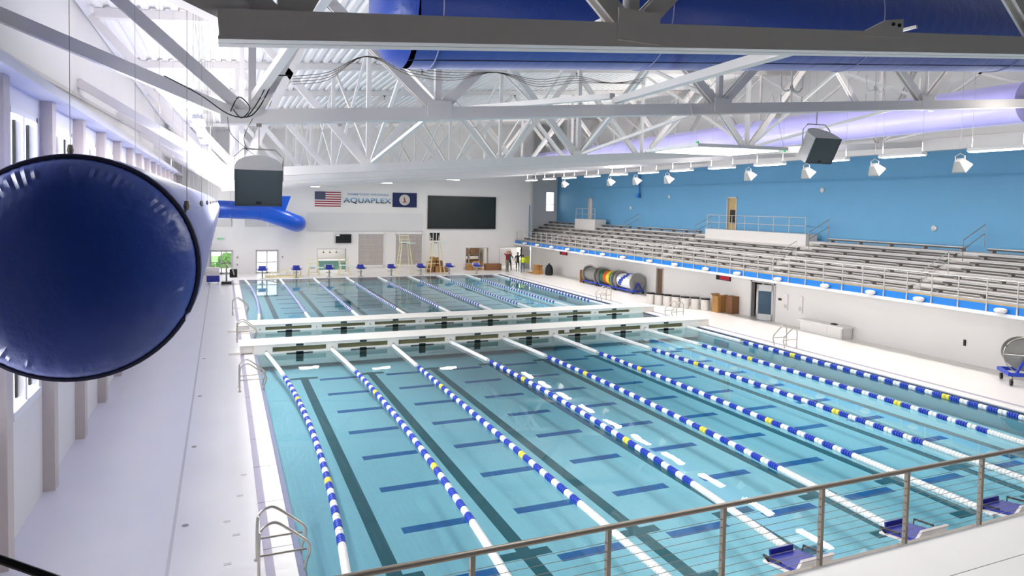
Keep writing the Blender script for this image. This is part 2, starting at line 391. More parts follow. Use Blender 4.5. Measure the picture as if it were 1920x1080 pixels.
# rooms behind the openings
mb = MB(); mb.b2((-6,54.8,-.05),(6,55,3)); mb.b2((-6.2,YF+.25,0),(-6,55,3)); mb.b2((-6,YF+.25,2.6),(16,55,2.7)); mb.b2((5.9,YF+.25,0),(6,55,2.7)); mb.b2((11.9,YF+.25,0),(12.1,55,2.7)); mb.b2((12,54.8,0),(16,55,2.7))
struct(mb.build('wall_back_room','band_grey'))
mb = MB(); mb.b2((6,54.8,0),(12,55,2.6)); struct(mb.build('wall_store_room','ochre_room'))
mb = MB(); mb.b2((XR+.2,18,0),(XR+.25,18.2,2.5)); mb.b2((18.4,18,0),(18.5,32,2.35)); mb.b2((XR+.2,17.9,0),(18.5,18,2.35)); mb.b2((XR+.2,32,0),(18.5,32.1,2.35)); mb.b2((XR+.2,17.9,2.35),(18.5,32.1,2.4))
struct(mb.build('wall_side_room','ochre_room'))

def glazed_door(name, x0, x1, z1, leaves, panes):
    d = MB(); t = .07
    d.b2((x0,YF-.04,0),(x0+t,YF+.12,z1)); d.b2((x1-t,YF-.04,0),(x1,YF+.12,z1)); d.b2((x0,YF-.04,z1-t),(x1,YF+.12,z1))
    o = struct(d.build(name,'frame_grey'))
    for k in range(leaves):
        a = x0+t+(x1-x0-2*t)*k/leaves; b = x0+t+(x1-x0-2*t)*(k+1)/leaves
        l = MB(); l.b2((a,YF,0),(a+.05,YF+.05,z1-t)); l.b2((b-.05,YF,0),(b,YF+.05,z1-t)); l.b2((a,YF,0),(b,YF+.05,.12)); l.b2((a,YF,z1-t-.08),(b,YF+.05,z1-t)); l.b2((a,YF-.03,.9),(b,YF+.05,.97))
        lo = l.build('door_leaf','frame_grey',o)
        MB().b2((a+.05,YF+.02,.12),(b-.05,YF+.03,z1-.15)).build('pane','glass',lo)
        MB().b2((a+.12,YF-.06,.91),(b-.12,YF-.03,.96)).build('push_bar','rail_steel',lo)
        MB().b2((a+.2,YF-.05,z1-.14),(b-.25,YF,z1-.09)).build('closer','rail_steel',lo)
    return o
glazed_door('door_1',-12.5,-10.8,1.95,2,0)
glazed_door('door_2',-9.05,-7.28,1.95,2,0)
# doorway frames
for n_,(a,b,c,d) in enumerate(FH[2:]):
    m_ = MB(); m_.b2((a-.06,YF-.03,c),(a,YF+.27,d)); m_.b2((b,YF-.03,c),(b+.06,YF+.27,d)); m_.b2((a-.06,YF-.03,d),(b+.06,YF+.27,d+.06))
    struct(m_.build('door_%d'%(n_+3),'frame_grey'))
# shaded grid windows
for n_,(a,b) in enumerate(((-.67,1.52),(2.63,5.02))):
    m_ = MB(); m_.b2((a-.07,YF-.07,.46),(a,YF,3.34)); m_.b2((b,YF-.07,.46),(b+.07,YF,3.34)); m_.b2((a-.07,YF-.07,3.27),(b+.07,YF,3.4)); m_.b2((a-.07,YF-.07,.4),(b+.07,YF,.53))
    o = struct(m_.build('window_%d'%(41+n_),'white_paint'))
    for i in range(4):
        for j in range(6):
            x0 = a+(b-a)*i/4; z0 = .53+2.74*j/6
            MB().b2((x0+.012,YF-.03,z0+.012),(x0+(b-a)/4-.012,YF-.02,z0+2.74/6-.012)).build('pane','shade_taupe',o)
    MB().b2((a,YF-.018,.53),(b,YF-.005,3.27)).build('mullion_grid','frame_grey',o)
# exterior seen through the glass doors
mb = MB(); mb.b2((-22,57,-.4),(-9.9,75,-.3)); tag(mb.build('lawn','lawn'),'bright green lawn outside the far left glass doors','lawn')
for i,(x,y,r) in enumerate(((-13.3,59.6,1.0),(-11.1,60.6,1.0))):
    m_ = MB(); random.seed(i)
    for _ in range(60):
        a = random.uniform(0,2*PI); e = random.uniform(0,1.4); R = r*random.uniform(.7,1)
        p = Vector((x+R*math.cos(a)*math.cos(e), y+R*math.sin(a)*math.cos(e), -.3+R*math.sin(e)*1.2))
        m_.box(p,(.5,.5,.35),Matrix.Rotation(random.uniform(0,3),3,(random.random(),random.random(),1)))
    tag(m_.build('shrub','hedge'),['leafy shrub outside left half of the green-lit glass doors','leafy shrub outside right half of the green-lit glass doors','low shrub outside the second pair of glass doors'][i],'shrub','shrubs outside')

# door on the right wall, with a leaf standing ajar
m_ = MB(); m_.b2((XR-.06,19.68,0),(XR+.2,19.76,2.06)); m_.b2((XR-.06,21.44,0),(XR+.2,21.52,2.06)); m_.b2((XR-.06,19.68,1.98),(XR+.2,21.52,2.06)); m_.b2((XR-.03,20.55,0),(XR+.1,20.65,1.98))
dr_ = struct(m_.build('door_6','frame_grey'))
lf = MB(); R = Matrix.Rotation(math.radians(28),3,'Z')
def rot_box(m, piv, lo, hi, R):
    c = Vector([(a+b)/2 for a,b in zip(lo,hi)]); d = [abs(b-a) for a,b in zip(lo,hi)]; m.box(Vector(piv)+R@c, d, R)
pv = (XR-.05,19.78,0); R = Matrix.Rotation(math.radians(35),3,'Z')
for lo,hi in (((-.03,0,.02),(.03,.1,1.95)),((-.03,.78,.02),(.03,.88,1.95)),((-.03,0,.02),(.03,.88,.35)),((-.03,0,1.6),(.03,.88,1.95))): rot_box(lf,pv,lo,hi,R)
lf = lf.build('door_leaf','frame_grey',dr_)
g = MB(); rot_box(g,pv,(-.01,.1,.35),(.01,.78,1.6),R); g.build('pane','navy_glass',lf)
m_ = MB(); m_.b2((XR-.04,29.78,0),(XR+.2,29.86,1.95)); m_.b2((XR-.04,30.54,0),(XR+.2,30.62,1.95)); m_.b2((XR-.04,29.78,1.88),(XR+.2,30.62,1.95))
dd = struct(m_.build('door_7','frame_grey')); MB().b2((XR+.08,29.86,.0),(XR+.12,30.54,1.88)).build('door_leaf','timber_dark',dd)
for n_,(a,b,z0,z1) in enumerate(((26.95,27.9,4.5,6.85),(45.85,46.6,4.9,6.85))):
    m_ = MB(); m_.b2((XB-.05,a,z0),(XB+.2,a+.07,z1)); m_.b2((XB-.05,b-.07,z0),(XB+.2,b,z1)); m_.b2((XB-.05,a,z1-.07),(XB+.2,b,z1))
    dd = struct(m_.build('door_%d'%(8+n_),'frame_grey')); MB().b2((XB+.08,a+.07,z0),(XB+.13,b-.07,z1-.07)).build('door_leaf','ochre_room' if n_==0 else 'bin_white',dd)
    if n_ == 0: MB().b2((XB+.04,a+.25,z0+.6),(XB+.08,b-.25,z0+1.5)).build('door_window','black',dd)

# ------------------------------------------------------------------ balcony ledge below the camera and its cable rail
led = MB(); led.b2((-16,-2.73,1.30),(15.8,-1.97,1.44)); led.b2((-16,-4.6,1.30),(15.8,-2.75,1.445)); led.b2((-16,-4.6,0),(15.8,-2.3,1.30))
struct(led.build('floor_balcony','white_paint'))
hr = thing('cable_railing','grey steel guard railing with thin cables along the balcony ledge','railing',(-2.8,-1.8,1.3))
pts = [(-15.0,-1.8,2.40),(4.5,-1.8,2.35)]
MB().tube([(-14.5,-1.8,2.42),(5.4,-1.8,2.33)],.032,12).build('top_rail','rail_steel',hr,True)
for k in range(-7,6):
    x = -1.19+1.61*k
    p = MB(); p.box((x,-1.8,1.84),(.05,.055,1.10)); p.box((x,-1.8,1.30),(.1,.14,.02)); po = p.build('post','rail_steel',hr)
    b_ = MB()
    for j in range(9): b_.box((x-.03,-1.8,1.42+.1*j),(.02,.02,.02))
    b_.build('cable_fitting','stainless',po)['kind']='stuff'
for j in range(9): MB().tube([(-14.5,-1.8,1.42+.1*j),(5.4,-1.8,1.42+.1*j)],.0035,5).build('cable','stainless',hr)
lr = MB(); lr.b2((-15,-1.99,1.24),(5.4,-1.72,1.30)); lr.build('base_angle','rail_steel',hr)
gr = thing('guard_rail','dark steel rail corner at the bottom left of the picture','railing',(-12.2,-5.8,3.8))
MB().tube([(-13.0,-5.42,4.86+.29),(-12.19,-5.76,4.86),(-12.06,-5.815,4.812),(-11.8,-5.93,4.71)],.012,8).build('top_rail','black',gr,True)
MB().bar((-12.085,-5.81,4.80),(-12.085,-5.81,3.8),.015,.015).build('post','black',gr)

# ------------------------------------------------------------------ trusses
TN = ['nearest white roof truss with shadowed lower chord across the top','second roof truss, its lower chord carrying the loudspeakers','third roof truss from the camera, topmost of the lower chord stack',
      'fourth roof truss from the camera','fifth roof truss from the camera','sixth roof truss from the camera','farthest roof truss, closest to the scoreboard wall']
def chordz(k, x): return (7.41,7.46,6.64)[min(k,2)]+(.094,.0885,.083)[min(k,2)]*(x+11.6)
for k, y in enumerate(TY):
    t = thing('roof_truss', TN[k], 'truss', (-11.6,y,chordz(k,-11.6)), 'white roof trusses')
    cz = lambda x: chordz(k, x); H = .245
    a, b = (-11.63, 19.4)
    m_ = MB()
    for s in (-1,1): m_.bar((a,y+s*.15,cz(a)+H/2),(b,y+s*.15,cz(b)+H/2),.05,H)
    m_.bar((a,y,cz(a)+H*.45),(b,y,cz(b)+H*.45),.27,.05)
    for s in (-1,1): m_.bar((a,y+s*.093,cz(a)-.012),(b,y+s*.093,cz(b)-.012),.165,.03)
    m_.build('bottom_chord','steel_white',t)
    m_ = MB(); m_.bar((-15.3,y,9.16),(-11.4,y,cz(-11.4)+H/2+.06),.3,.24); m_.build('end_chord','steel_white',t)
    m_ = MB(); m_.bar((XL,y,roof(XL)-.14),(19.4,y,roof(19.4)-.14),.3,.26); m_.build('top_chord','steel_white',t)
    top = lambda x: (x, y, roof(x)-.2)
    bot = lambda x: (x, y, cz(x)+H*.6)
    diag = [(-11.0,-9.0),(-11.1,-15.0),(-7.2,-11.0),(-7.2,-3.3),(.6,-3.3),(.6,4.6),(8.6,4.6),(8.6,12.6),(16.5,12.6),(16.5,19.3)]
    for p, q in diag:
        m_ = MB(); P_, Q_ = Vector(bot(p)), Vector(top(q))
        for s in (-1,1): m_.bar(P_+Vector((0,s*.07,0)),Q_+Vector((0,s*.07,0)),.04,.22,up=(1,0,0) if abs((Q_-P_).normalized().x) < .3 else (0,0,1))
        m_.bar(P_,Q_,.1,.04); m_.build('diagonal','steel_white',t)
    for p in (-11.05,-7.2,.6,8.6,16.5):
        m_ = MB(); m_.bar(bot(p),top(p),.14,.14); m_.build('vertical','steel_white',t)
    for p in (-7.2,.6,8.6,16.5):
        z_ = cz(p)+H*.5; MB().b2((p-.28,y-.19,z_-.1),(p+.28,y-.175,z_+.26)).build('gusset_plate','steel_white',t)
# braces between the trusses
BR = [((-2.6,TY[1],8.62),(-4.55,TY[0]+.18,8.13),'long flat brace slanting in front of the blue ceiling duct'),((-2.7,TY[1],8.72),(-4.4,TY[2],9.2),'short brace running back from the long flat brace'),
      ((-11.0,TY[1],8.0),(-8.9,TY[0]+3.0,11.0),'steep brace rising from the corner above the hanging loudspeaker')]
for a,b,l in BR:
    m_ = MB(); m_.bar(a,b,.18,.14); tag(m_.build('roof_brace','steel_white'),l,'brace','roof braces')
for k in range(1,6):
    for j,x in enumerate((-7.2,.6,8.6,16.5)):
        o = thing('sway_brace','crossed white sway brace between the %s and %s trusses, %s'%(ORD[k],ORD[k+1],('leftmost','second from left','third from left','rightmost')[j]),'brace',(x,TY[k],chordz(k,x)),'sway braces')
        for y0,y1 in ((TY[k],TY[k+1]),(TY[k+1],TY[k])):
            kk = k if y0 == TY[k] else k+1
            m_ = MB(); m_.bar((x+.1,y0,chordz(kk,x)+.3),(x+.1,y1,roof(x)-.35),.09,.09); m_.build('strut','steel_white',o)
        m_ = MB(); m_.bar((x+.1,TY[k],chordz(k,x)+.28),(x+.1,TY[k+1],chordz(k+1,x)+.28),.09,.09); m_.build('bottom_tie','steel_white',o)
# ------------------------------------------------------------------ blue ducts
def duct_rings(m, pts, r, n=48, wob=0):
    pts = [Vector(p) for p in pts]; vs = []
    for i,p in enumerate(pts):
        t = pts[min(i+1,len(pts)-1)]-pts[max(i-1,0)]; rr = m.ring(p,t,r,n)
        vs += [p+(q-p)*(1+wob*math.sin(i*2.1+j*.6)) for j,q in enumerate(rr)]
    m._add(vs,[(i*n+j,i*n+(j+1)%n,(i+1)*n+(j+1)%n,(i+1)*n+j) for i in range(len(pts)-1) for j in range(n)]); return m
DX, DZ, DR = -12.8, 5.3, 1.03; DY0 = -1.05
d = thing('fabric_duct','large blue inflated fabric air duct along the left windows, round end facing the camera','duct',(DX,DY0,DZ-DR))
ys = [DY0+.02+.07*i for i in range(8)]+[DY0+.8+i*1.2 for i in range(41)]
def neck_tube(m,n=64):
    vs=[]
    for i,y in enumerate(ys):
        k_=1.012-.052*math.exp(-(y-DY0)/.22)
        for j in range(n):
            a=2*PI*j/n; w_=1+.004*math.sin(i*2.1+j*.6); vs.append((DX+DR*k_*w_*math.cos(a),y,DZ+DR*k_*w_*math.sin(a)))
    m._add(vs,[(i*n+j,i*n+(j+1)%n,(i+1)*n+(j+1)%n,(i+1)*n+j) for i in range(len(ys)-1) for j in range(n)]); return m
neck_tube(MB()).build('duct_tube','duct_fabric',d,True)
# end cap with radial gathers near the rim
m_ = MB(); NR, NA = 22, 160; CAPB = .42
random.seed(3); ga = [random.uniform(.2,1) for _ in range(NA)]
vs = [(DX,DY0-CAPB,DZ)]
for i in range(1,NR+1):
    f_ = (i/NR)**.75
    for j in range(NA):
        a = 2*PI*j/NA; w_ = max(0,(f_-.66)/.34); amp = .020*w_*(1 if j%2 else -1)*ga[j]*(1-max(0,(f_-.93)/.07))
        vs.append((DX+DR*.962*f_*math.cos(a), DY0-CAPB*max(0,1-f_**2.2)**.75+amp, DZ+DR*.962*f_*math.sin(a)))
fs = [(0,1+j,1+(j+1)%NA) for j in range(NA)]+[(1+(i-1)*NA+j,1+i*NA+j,1+i*NA+(j+1)%NA,1+(i-1)*NA+(j+1)%NA) for i in range(1,NR) for j in range(NA)]
m_._add(vs,fs); m_.build('end_cap','duct_fabric',d,True)
m_ = MB(); m_.tube([(DX+(DR*.966)*math.cos(2*PI*i/72),DY0+.01,DZ+(DR*.966)*math.sin(2*PI*i/72)) for i in range(73)],.032,8); m_.build('end_hem','duct_hem',d,True)
m_ = MB(); m_.tube([(DX+DR*.985*math.cos(.52),y,DZ+DR*.985*math.sin(.52)+.02) for y in ys],.018,6); m_.build('hanging_seam','duct_seam',d,True)
for j,y in enumerate((DY0+.08,4.0,8.5,13,18,23,28,34,40)):
    for xx,zz in ((DX-.05,DZ+DR),(DX+DR*.87,DZ+DR*.53)):
        MB().tube([(xx,y,zz-.02),(xx,y,roof(xx)-.05)],.003,5).build('hanger_wire','wire',d)
        MB().lathe([(.02,-.04),(.03,0),(.02,.05)],(xx,y,zz+.03),n=8).build('hanger_clip','rail_steel',d)
for y in (12,25,38): 
    m_=MB(); m_.tube([(DX+(DR+.004)*math.cos(2*PI*i/48),y,DZ+(DR+.004)*math.sin(2*PI*i/48)) for i in range(49)],.012,6); m_.build('joint_seam','duct_seam',d,True)
d2 = thing('elbow_duct','glossy blue duct elbow bending down against the far wall','duct',(-9,48,4.5))
P0 = [(-11.9,48.2,5.28),(-10.5,48.2,5.25),(-9.2,48.2,5.2),(-8.4,48.2,5.05),(-7.2,48.25,4.65),(-6.6,48.4,4.42),(-6.15,48.8,4.25),(-5.95,49.5,4.2),(-5.95,51.3,4.2)]
def smooth_path(P, n=6):
    P=[Vector(p) for p in P]; out=[]
    for i in range(len(P)-1):
        a=P[max(i-1,0)]; b=P[i]; c=P[i+1]; e=P[min(i+2,len(P)-1)]
        for k in range(n):
            t=k/n; out.append(.5*((2*b)+(-a+c)*t+(2*a-5*b+4*c-e)*t*t+(-a+3*b-3*c+e)*t**3))
    return out+[P[-1]]
mat('duct_metal',(.0,.09,.62),.3,spec=.6,noise=.03,coat=.3)
duct_rings(MB(),smooth_path(P0),.68,40).build('duct_tube','duct_metal',d2,True)
m_=MB(); m_.tube([(-9.0,48.2+.7*math.cos(2*PI*i/40),5.18+.7*math.sin(2*PI*i/40)) for i in range(41)],.02,6); m_.build('joint_band','duct_metal',d2,True)
m_=MB(); m_.prism([(-7.9,5.1),(-7.1,5.0),(-6.6,6.4),(-8.0,6.4)],47.9,48.4); m_.build('branch_boot','duct_metal',d2)
MB().tube([(-11.0,47.6,4.4),(-11.0,47.6,10)],.012,5).build('hanger_wire','wire',d2)
d3 = thing('fabric_duct','wide blue fabric duct hung between the two nearest trusses at the top','duct',(-8.9,2.6,8.2),)
cz3 = lambda x: 8.12+.093*(x+8.9)+1.03
xs_ = [-8.95+.9*i for i in range(22)]
duct_rings(MB(),[(x,2.6,cz3(x)) for x in xs_],1.03,56,.004).build('duct_tube','duct_fabric',d3,True)
m_ = MB(); NA=96; vs=[(-9.45,2.6,cz3(-9))]; NR=9
for i in range(1,NR+1):
    f_=i/NR
    for j in range(NA):
        a=2*PI*j/NA; amp=.015*max(0,(f_-.6)/.4)*(1 if j%2 else -1)*(1-max(0,(f_-.9)/.1))
        vs.append((-8.95-.5*math.sqrt(max(0,1-f_**2.2))+amp,2.6+1.03*f_*math.cos(a),cz3(-8.95)+1.03*f_*math.sin(a)))
m_._add(vs,[(0,1+j,1+(j+1)%NA) for j in range(NA)]+[(1+(i-1)*NA+j,1+i*NA+j,1+i*NA+(j+1)%NA,1+(i-1)*NA+(j+1)%NA) for i in range(1,NR) for j in range(NA)])
m_.build('end_cap','duct_fabric',d3,True)
for x in (-8.6,-4.5,.6,5.7,9.8):
    c_=cz3(x); m_=MB(); m_.tube([(x-.09*math.sin(2*PI*i/48),2.6+1.035*math.cos(2*PI*i/48),c_+1.035*math.sin(2*PI*i/48)) for i in range(49)],.012,6); m_.build('joint_seam','duct_seam',d3,True)
    MB().tube([(x,2.6,c_+1.0),(x,2.6,roof(x))],.008,5).build('hanger_wire','wire',d3)
m_=MB(); m_.tube([(x,2.25,cz3(x)-.97) for x in xs_],.014,5); m_.build('stitched_hem','duct_hem',d3,True)
d4 = thing('fabric_duct','blue duct with lavender glare painted in, high over the stand, seen through the far trusses','duct',(14.3,20,9.23))
m_=fabric('duct_glare'); m_.node_tree.nodes['Principled BSDF'].inputs['Base Color'].default_value=(.38,.36,.78,1)  # same blue fabric; its overexposed glare is put into the base colour
duct_rings(MB(),[(14.3,y,9.95) for y in [6.75]+list(range(9,51,2))],.72,40).build('duct_tube','duct_glare',d4,True)
MB().lathe([(.72,0),(.72,.05),(.5,.3),(.01,.34)],(14.3,49,9.95),(0,1,0),40).build('end_cap','duct_glare',d4,True)
MB().lathe([(.72,0),(.72,.03),(.01,.04)],(14.3,6.75,9.95),(0,-1,0),40).build('end_cap','duct_glare',d4,True)

# ------------------------------------------------------------------ hanging lamps
def lamp(x, y, z, L, label, group, along='Y', wd=.34, f=1, up=1, arms=False):
    o = thing('linear_pendant', label, 'ceiling lamp', (x,y,z), group)
    sx, sy = (wd, L) if along == 'Y' else (L, wd)
    pr_ = [(-wd/2,0),(wd/2,0),(wd*.3,.11),(-wd*.3,.11)]
    m_ = MB()
    if along == 'Y': m_.prism([(x+a,z+b) for a,b in pr_],y-L/2,y+L/2,'XZ')
    else: m_.prism([(y+a,z+b) for a,b in pr_],x-L/2,x+L/2,'YZ')
    m_.build('housing','white_paint',o)
    m_ = MB(); m_.b2((x-sx*.44,y-sy*.47,z-.03),(x+sx*.44,y+sy*.47,z-.001)); m_.build('diffuser','lamp_glow',o)
    if arms:
        for s in (-1,1): MB().bar((x+s*L*.4,y,z+.06),(x+s*L*.4,TY[0]+.17,z+.06),.04,.04).build('mount_arm','steel_white',o)
    for s in (() if arms else (-1,1)):
        px, py = (x, y+s*L*.45) if along == 'Y' else (x+s*L*.45, y)
        MB().tube([(px,py,z+.1),(px,py,z+.45)],.012,6).build('stem','white_paint',o)
        MB().tube([(px,py,z+.45),(px,py,roof(px)-.02)],.006,5).build('wire','wire',o)
    area('lamp_light', (0,0,-.06), (sx,sy), LAMP_DOWN*f, (0,0,-1), (1,.965,.92), o)
    area('lamp_uplight', (0,0,.16), (sx,sy), LAMP_UP*f*up, (0,0,1), (1,.965,.92), o)
    return o
YS = [2.9,6.2,9.6,12.9,16.3,19.6,22.9,26.1,29.4,32.8,36.2,39.5,42.8]
for i,y in enumerate(YS): lamp(11.9,y,8.12,1.8,'white linear lamp before the blue wall, %s from the right'%ORD[i],'lamp row before the blue wall',f=.8)
for i,y in enumerate(YS[2:]): lamp(-12.2,y,8.12,1.8,'white linear lamp above the left deck, %s from the camera'%ORD[i],'lamp row above the left deck',f=.9,up=.6)
for i,x in enumerate((-6.5,-1.5)): lamp(x,-.6,8.2+.094*(x+6.5),1.5,'added unseen fill lamp just behind the nearest truss, %s from the left'%ORD[i],'added fill lamps behind the nearest truss','X',.3,1.1,0,True)  # unseen fill lamps added to brighten the ledge and near water
for i,x in enumerate((-5.2,.6,6.4)): lamp(x,47.2,7.2+.08*(x+5.2),1.5,'white linear lamp hung before the far wall, %s from the left'%ORD[i],'lamps near the far wall','X',.4,.3)
# big flat panel lamp by the second truss
o = thing('panel_lamp','wide flat white panel lamp on wires beneath the second truss','ceiling lamp',(1,7,7.5))
m_ = MB(); m_.prism([(-.55,7.55),(2.45,7.6),(2.45,7.68),(-.55,7.63)],5.8,8.1,'XZ'); m_.build('panel_housing','white_paint',o)
m_ = MB(); m_.prism([(-.35,7.545),(2.3,7.587),(2.3,7.575),(-.35,7.535)],6.0,7.9,'XZ'); m_.build('diffuser','lamp_glow',o)
for x,y in ((-.5,5.9),(-.5,8.0),(2.4,5.9),(2.4,8.0)):
    MB().tube([(x,y,7.6),(x+.05,6.45,9.2)],.007,5).build('wire','white_paint',o); MB().box((x,y,7.62),(.06,.06,.12)).build('clip','led_green' if y<6 else 'white_paint',o)
area('lamp_light',(0,0,-.02),(2.2,1.8),140,(0,0,-1),(1,.985,.96),o)
# ------------------------------------------------------------------ horn loudspeakers on the lamp row
hp = None
for i,y in enumerate((7.6,10.98,14.4,18.0,24.6,27.9,31.0,37.6)):
    lab = 'small white horn loudspeaker under the lamp row, %s from the right'%ORD[i]
    if hp is None:
        hp = thing('horn_speaker',lab,'speaker',(0,0,0),'horn loudspeakers')
        m_=MB(); vs=[]; R=Matrix.Rotation(math.radians(-38),3,'Y')
        for s_,z_ in ((.13,.16),(.3,-.28),(.3,-.34)):
            vs += [R@Vector((a*s_,b*s_,z_)) for a,b in((-1,-1),(1,-1),(1,1),(-1,1))]
        m_._add(vs,[(0,1,5,4),(1,2,6,5),(2,3,7,6),(3,0,4,7),(4,5,9,8),(5,6,10,9),(6,7,11,10),(7,4,8,11),(3,2,1,0),(8,9,10,11)]); m_.build('cabinet','horn_grey',hp)
        m_=MB(); vs=[R@Vector((a*.27,b*.27,-.345)) for a,b in((-1,-1),(1,-1),(1,1),(-1,1))]; m_._add(vs+[v+R@Vector((0,0,-.006)) for v in vs],[(0,1,2,3),(4,5,6,7),(0,1,5,4),(1,2,6,5),(2,3,7,6),(3,0,4,7)]); m_.build('grille','speaker_white',hp)
        m_=MB(); m_.tube([(0,-.2,0),(0,-.22,.3),(0,0,.42),(0,.22,.3),(0,.2,0)],.025,6); m_.build('yoke','bin_white',hp,True)
        m_=MB(); m_.tube([(0,0,.4),(0,0,(roof(12.2)-7.78)/.78)],.006,6); m_.build('hanger','wire',hp); q=hp
    else: q = copy_tree(hp)
    q.location=(12.2,y,7.78); q.scale=(.78,.78,.78); q['label']=lab

# ------------------------------------------------------------------ two big loudspeakers
def big_speaker(label, loc, tilt, rz):
    o = thing('loudspeaker',label,'speaker',(0,0,0),'hanging loudspeakers')
    R=Matrix.Rotation(math.radians(tilt),3,'X')
    def rb(m,lo,hi): rot_box(m,(0,0,0),lo,hi,R)
    w,h,dp=.44,.39,.72
    m_=MB(); arc=[(-w,0),(-w,dp*.25)]+[(-w*math.cos(a*PI/12),dp*.25+dp*.75*math.sin(a*PI/12)) for a in range(1,12)]+[(w,dp*.25),(w,0)]
    vs=[R@Vector((a,b,-h)) for a,b in arc]+[R@Vector((a,b,h)) for a,b in arc]; n_=len(arc)
    m_._add(vs,[(i,(i+1)%n_,n_+(i+1)%n_,n_+i) for i in range(n_)]+[tuple(range(n_))[::-1],tuple(range(n_,2*n_))]); m_.build('cabinet','speaker_white',o)
    m_=MB(); rb(m_,(-w,-.03,-h),(w,0,-h+.03)); rb(m_,(-w,-.03,h-.03),(w,0,h)); rb(m_,(-w,-.03,-h),(-w+.03,0,h)); rb(m_,(w-.03,-.03,-h),(w,0,h)); m_.build('front_frame','grille',o)
    m_=MB(); rb(m_,(-w+.03,-.02,-h+.03),(w-.03,0,h-.03)); gg=m_.build('grille','grille',o)
    m_=MB(); rb(m_,(-.05,-.028,-h+.05),(.05,-.018,-h+.1)); m_.build('badge','black',gg)
    m_=MB(); m_.tube([(-.46,.3,.15),(-.46,.3,.62),(-.30,.3,.78),(.30,.3,.78),(.46,.3,.62),(.46,.3,.15)],.016,6); m_.build('yoke','stainless',o,True)
    m_=MB(); m_.tube([(0,.3,.78),(0,.3,1.38)],.012,6); m_.build('hanger_rod','rail_steel',o); 
    m_=MB(); m_.box((0,.3,1.28),(.1,.1,.1)); m_.build('rod_clamp','rail_steel',o)
    o.location=loc; o.rotation_euler=(0,0,rz)
    return o
big_speaker('large hanging loudspeaker with arched top and dark grille at the left corner',(-10.93,6.12,6.20),27,-.04)
big_speaker('large hanging loudspeaker tilted down in front of the blue wall',(4.05,6.1,7.68),30,-.12)
# cables
cab = thing('cable_bundle','black cables looped over the truss corner above the loudspeaker','cable',(-11.1,6.2,7.8))
def cable(parent,name,pts,r,m='cable_black'):
    MB().tube(smooth_path(pts,5),r,6).build(name,m,parent,True)
cable(cab,'cable',[(-12.6,6.2,8.25),(-12.0,6.15,7.95),(-11.5,6.15,7.62),(-11.15,6.15,7.58),(-10.95,6.15,7.75),(-10.75,6.15,8.15),(-10.7,6.15,8.4),(-10.35,6.2,8.47)],.013)
cable(cab,'cable',[(-11.45,6.1,7.66),(-11.3,6.1,7.95),(-11.1,6.1,7.75),(-11.25,6.1,7.55),(-11.4,6.1,7.7)],.013)
cable(cab,'cable',[(-11.15,6.1,7.58),(-11.0,6.1,7.8),(-10.85,6.12,8.1),(-10.75,6.15,8.4)],.012)
cable(cab,'cable',[(-11.5,6.1,7.55),(-11.45,6.1,7.25),(-11.2,6.2,7.0),(-11.0,6.3,6.85)],.006)
cable(cab,'cable',[(-11.05,6.1,7.55),(-11.2,6.15,7.2),(-11.15,6.25,6.95)],.006)
c2 = thing('cable_bundle','thin cables sagging along the web members behind the blue duct','cable',(-6,6.2,9))
zz = lambda x: 8.95+.09*(x+8)
for j in range(4):
    P_ = []
    for i,x in enumerate((-10.3,-9.6,-8.85,-7.9,-6.9,-5.9,-4.9,-3.9,-2.9,-1.9)):
        P_.append((x,6.15+.02*j,[8.45,8.6,9.0,8.86,8.84,8.95,8.88,9.05,8.98,9.2][i]-.05*j*(i%3!=2)))
    cable(c2,'cable',P_,.006,'timber_dark' if j%2 else 'cable_black')
for i,(x,y) in enumerate(((4.2,7.5),(8.0,7.7),(11.2,8.2))):
    o = thing('cable_hook_rack','white curled cable hooks hanging behind the second truss, %s from the left'%ORD[i],'hook rack',(x,y,9.5),'cable hooks')
    zb = 9.0+.09*(x-4)
    MB().tube([(x,y,zb),(x,y,zb+1.4)],.03,6).build('stem','steel_white',o); MB().tube([(x,y,zb+1.4),(x,y,roof(x))],.01,5).build('hanger','wire',o)
    for s in (-1,1):
        for z_ in (zb+.05,zb+.65):
            MB().tube([(x+s*.02,y,z_)]+[(x+s*(.22+.2*math.cos(a)),y,z_-.0+.2*-math.sin(a)+.1) for a in [PI-k_*PI/8 for k_ in range(9)]]+[(x+s*.42,y,z_+.4)],.03,6).build('hook','steel_white',o,True)
# bracket plate on the nearest truss
o = thing('bracket_plate','white angled plate with bolt holes on top of the nearest truss','bracket',(-3.1,-1.4,8.5))
m_=MB(); m_.prism([(-3.75,8.33),(-2.85,8.40),(-2.85,8.66),(-3.2,8.6)],-1.48,-1.44,'XZ'); m_.build('plate','steel_white',o)
for x in (-3.06,-2.94): MB().lathe([(.025,0),(.025,.02)],(x,-1.5,8.56),(0,1,0),10).build('bolt_hole','black',o)

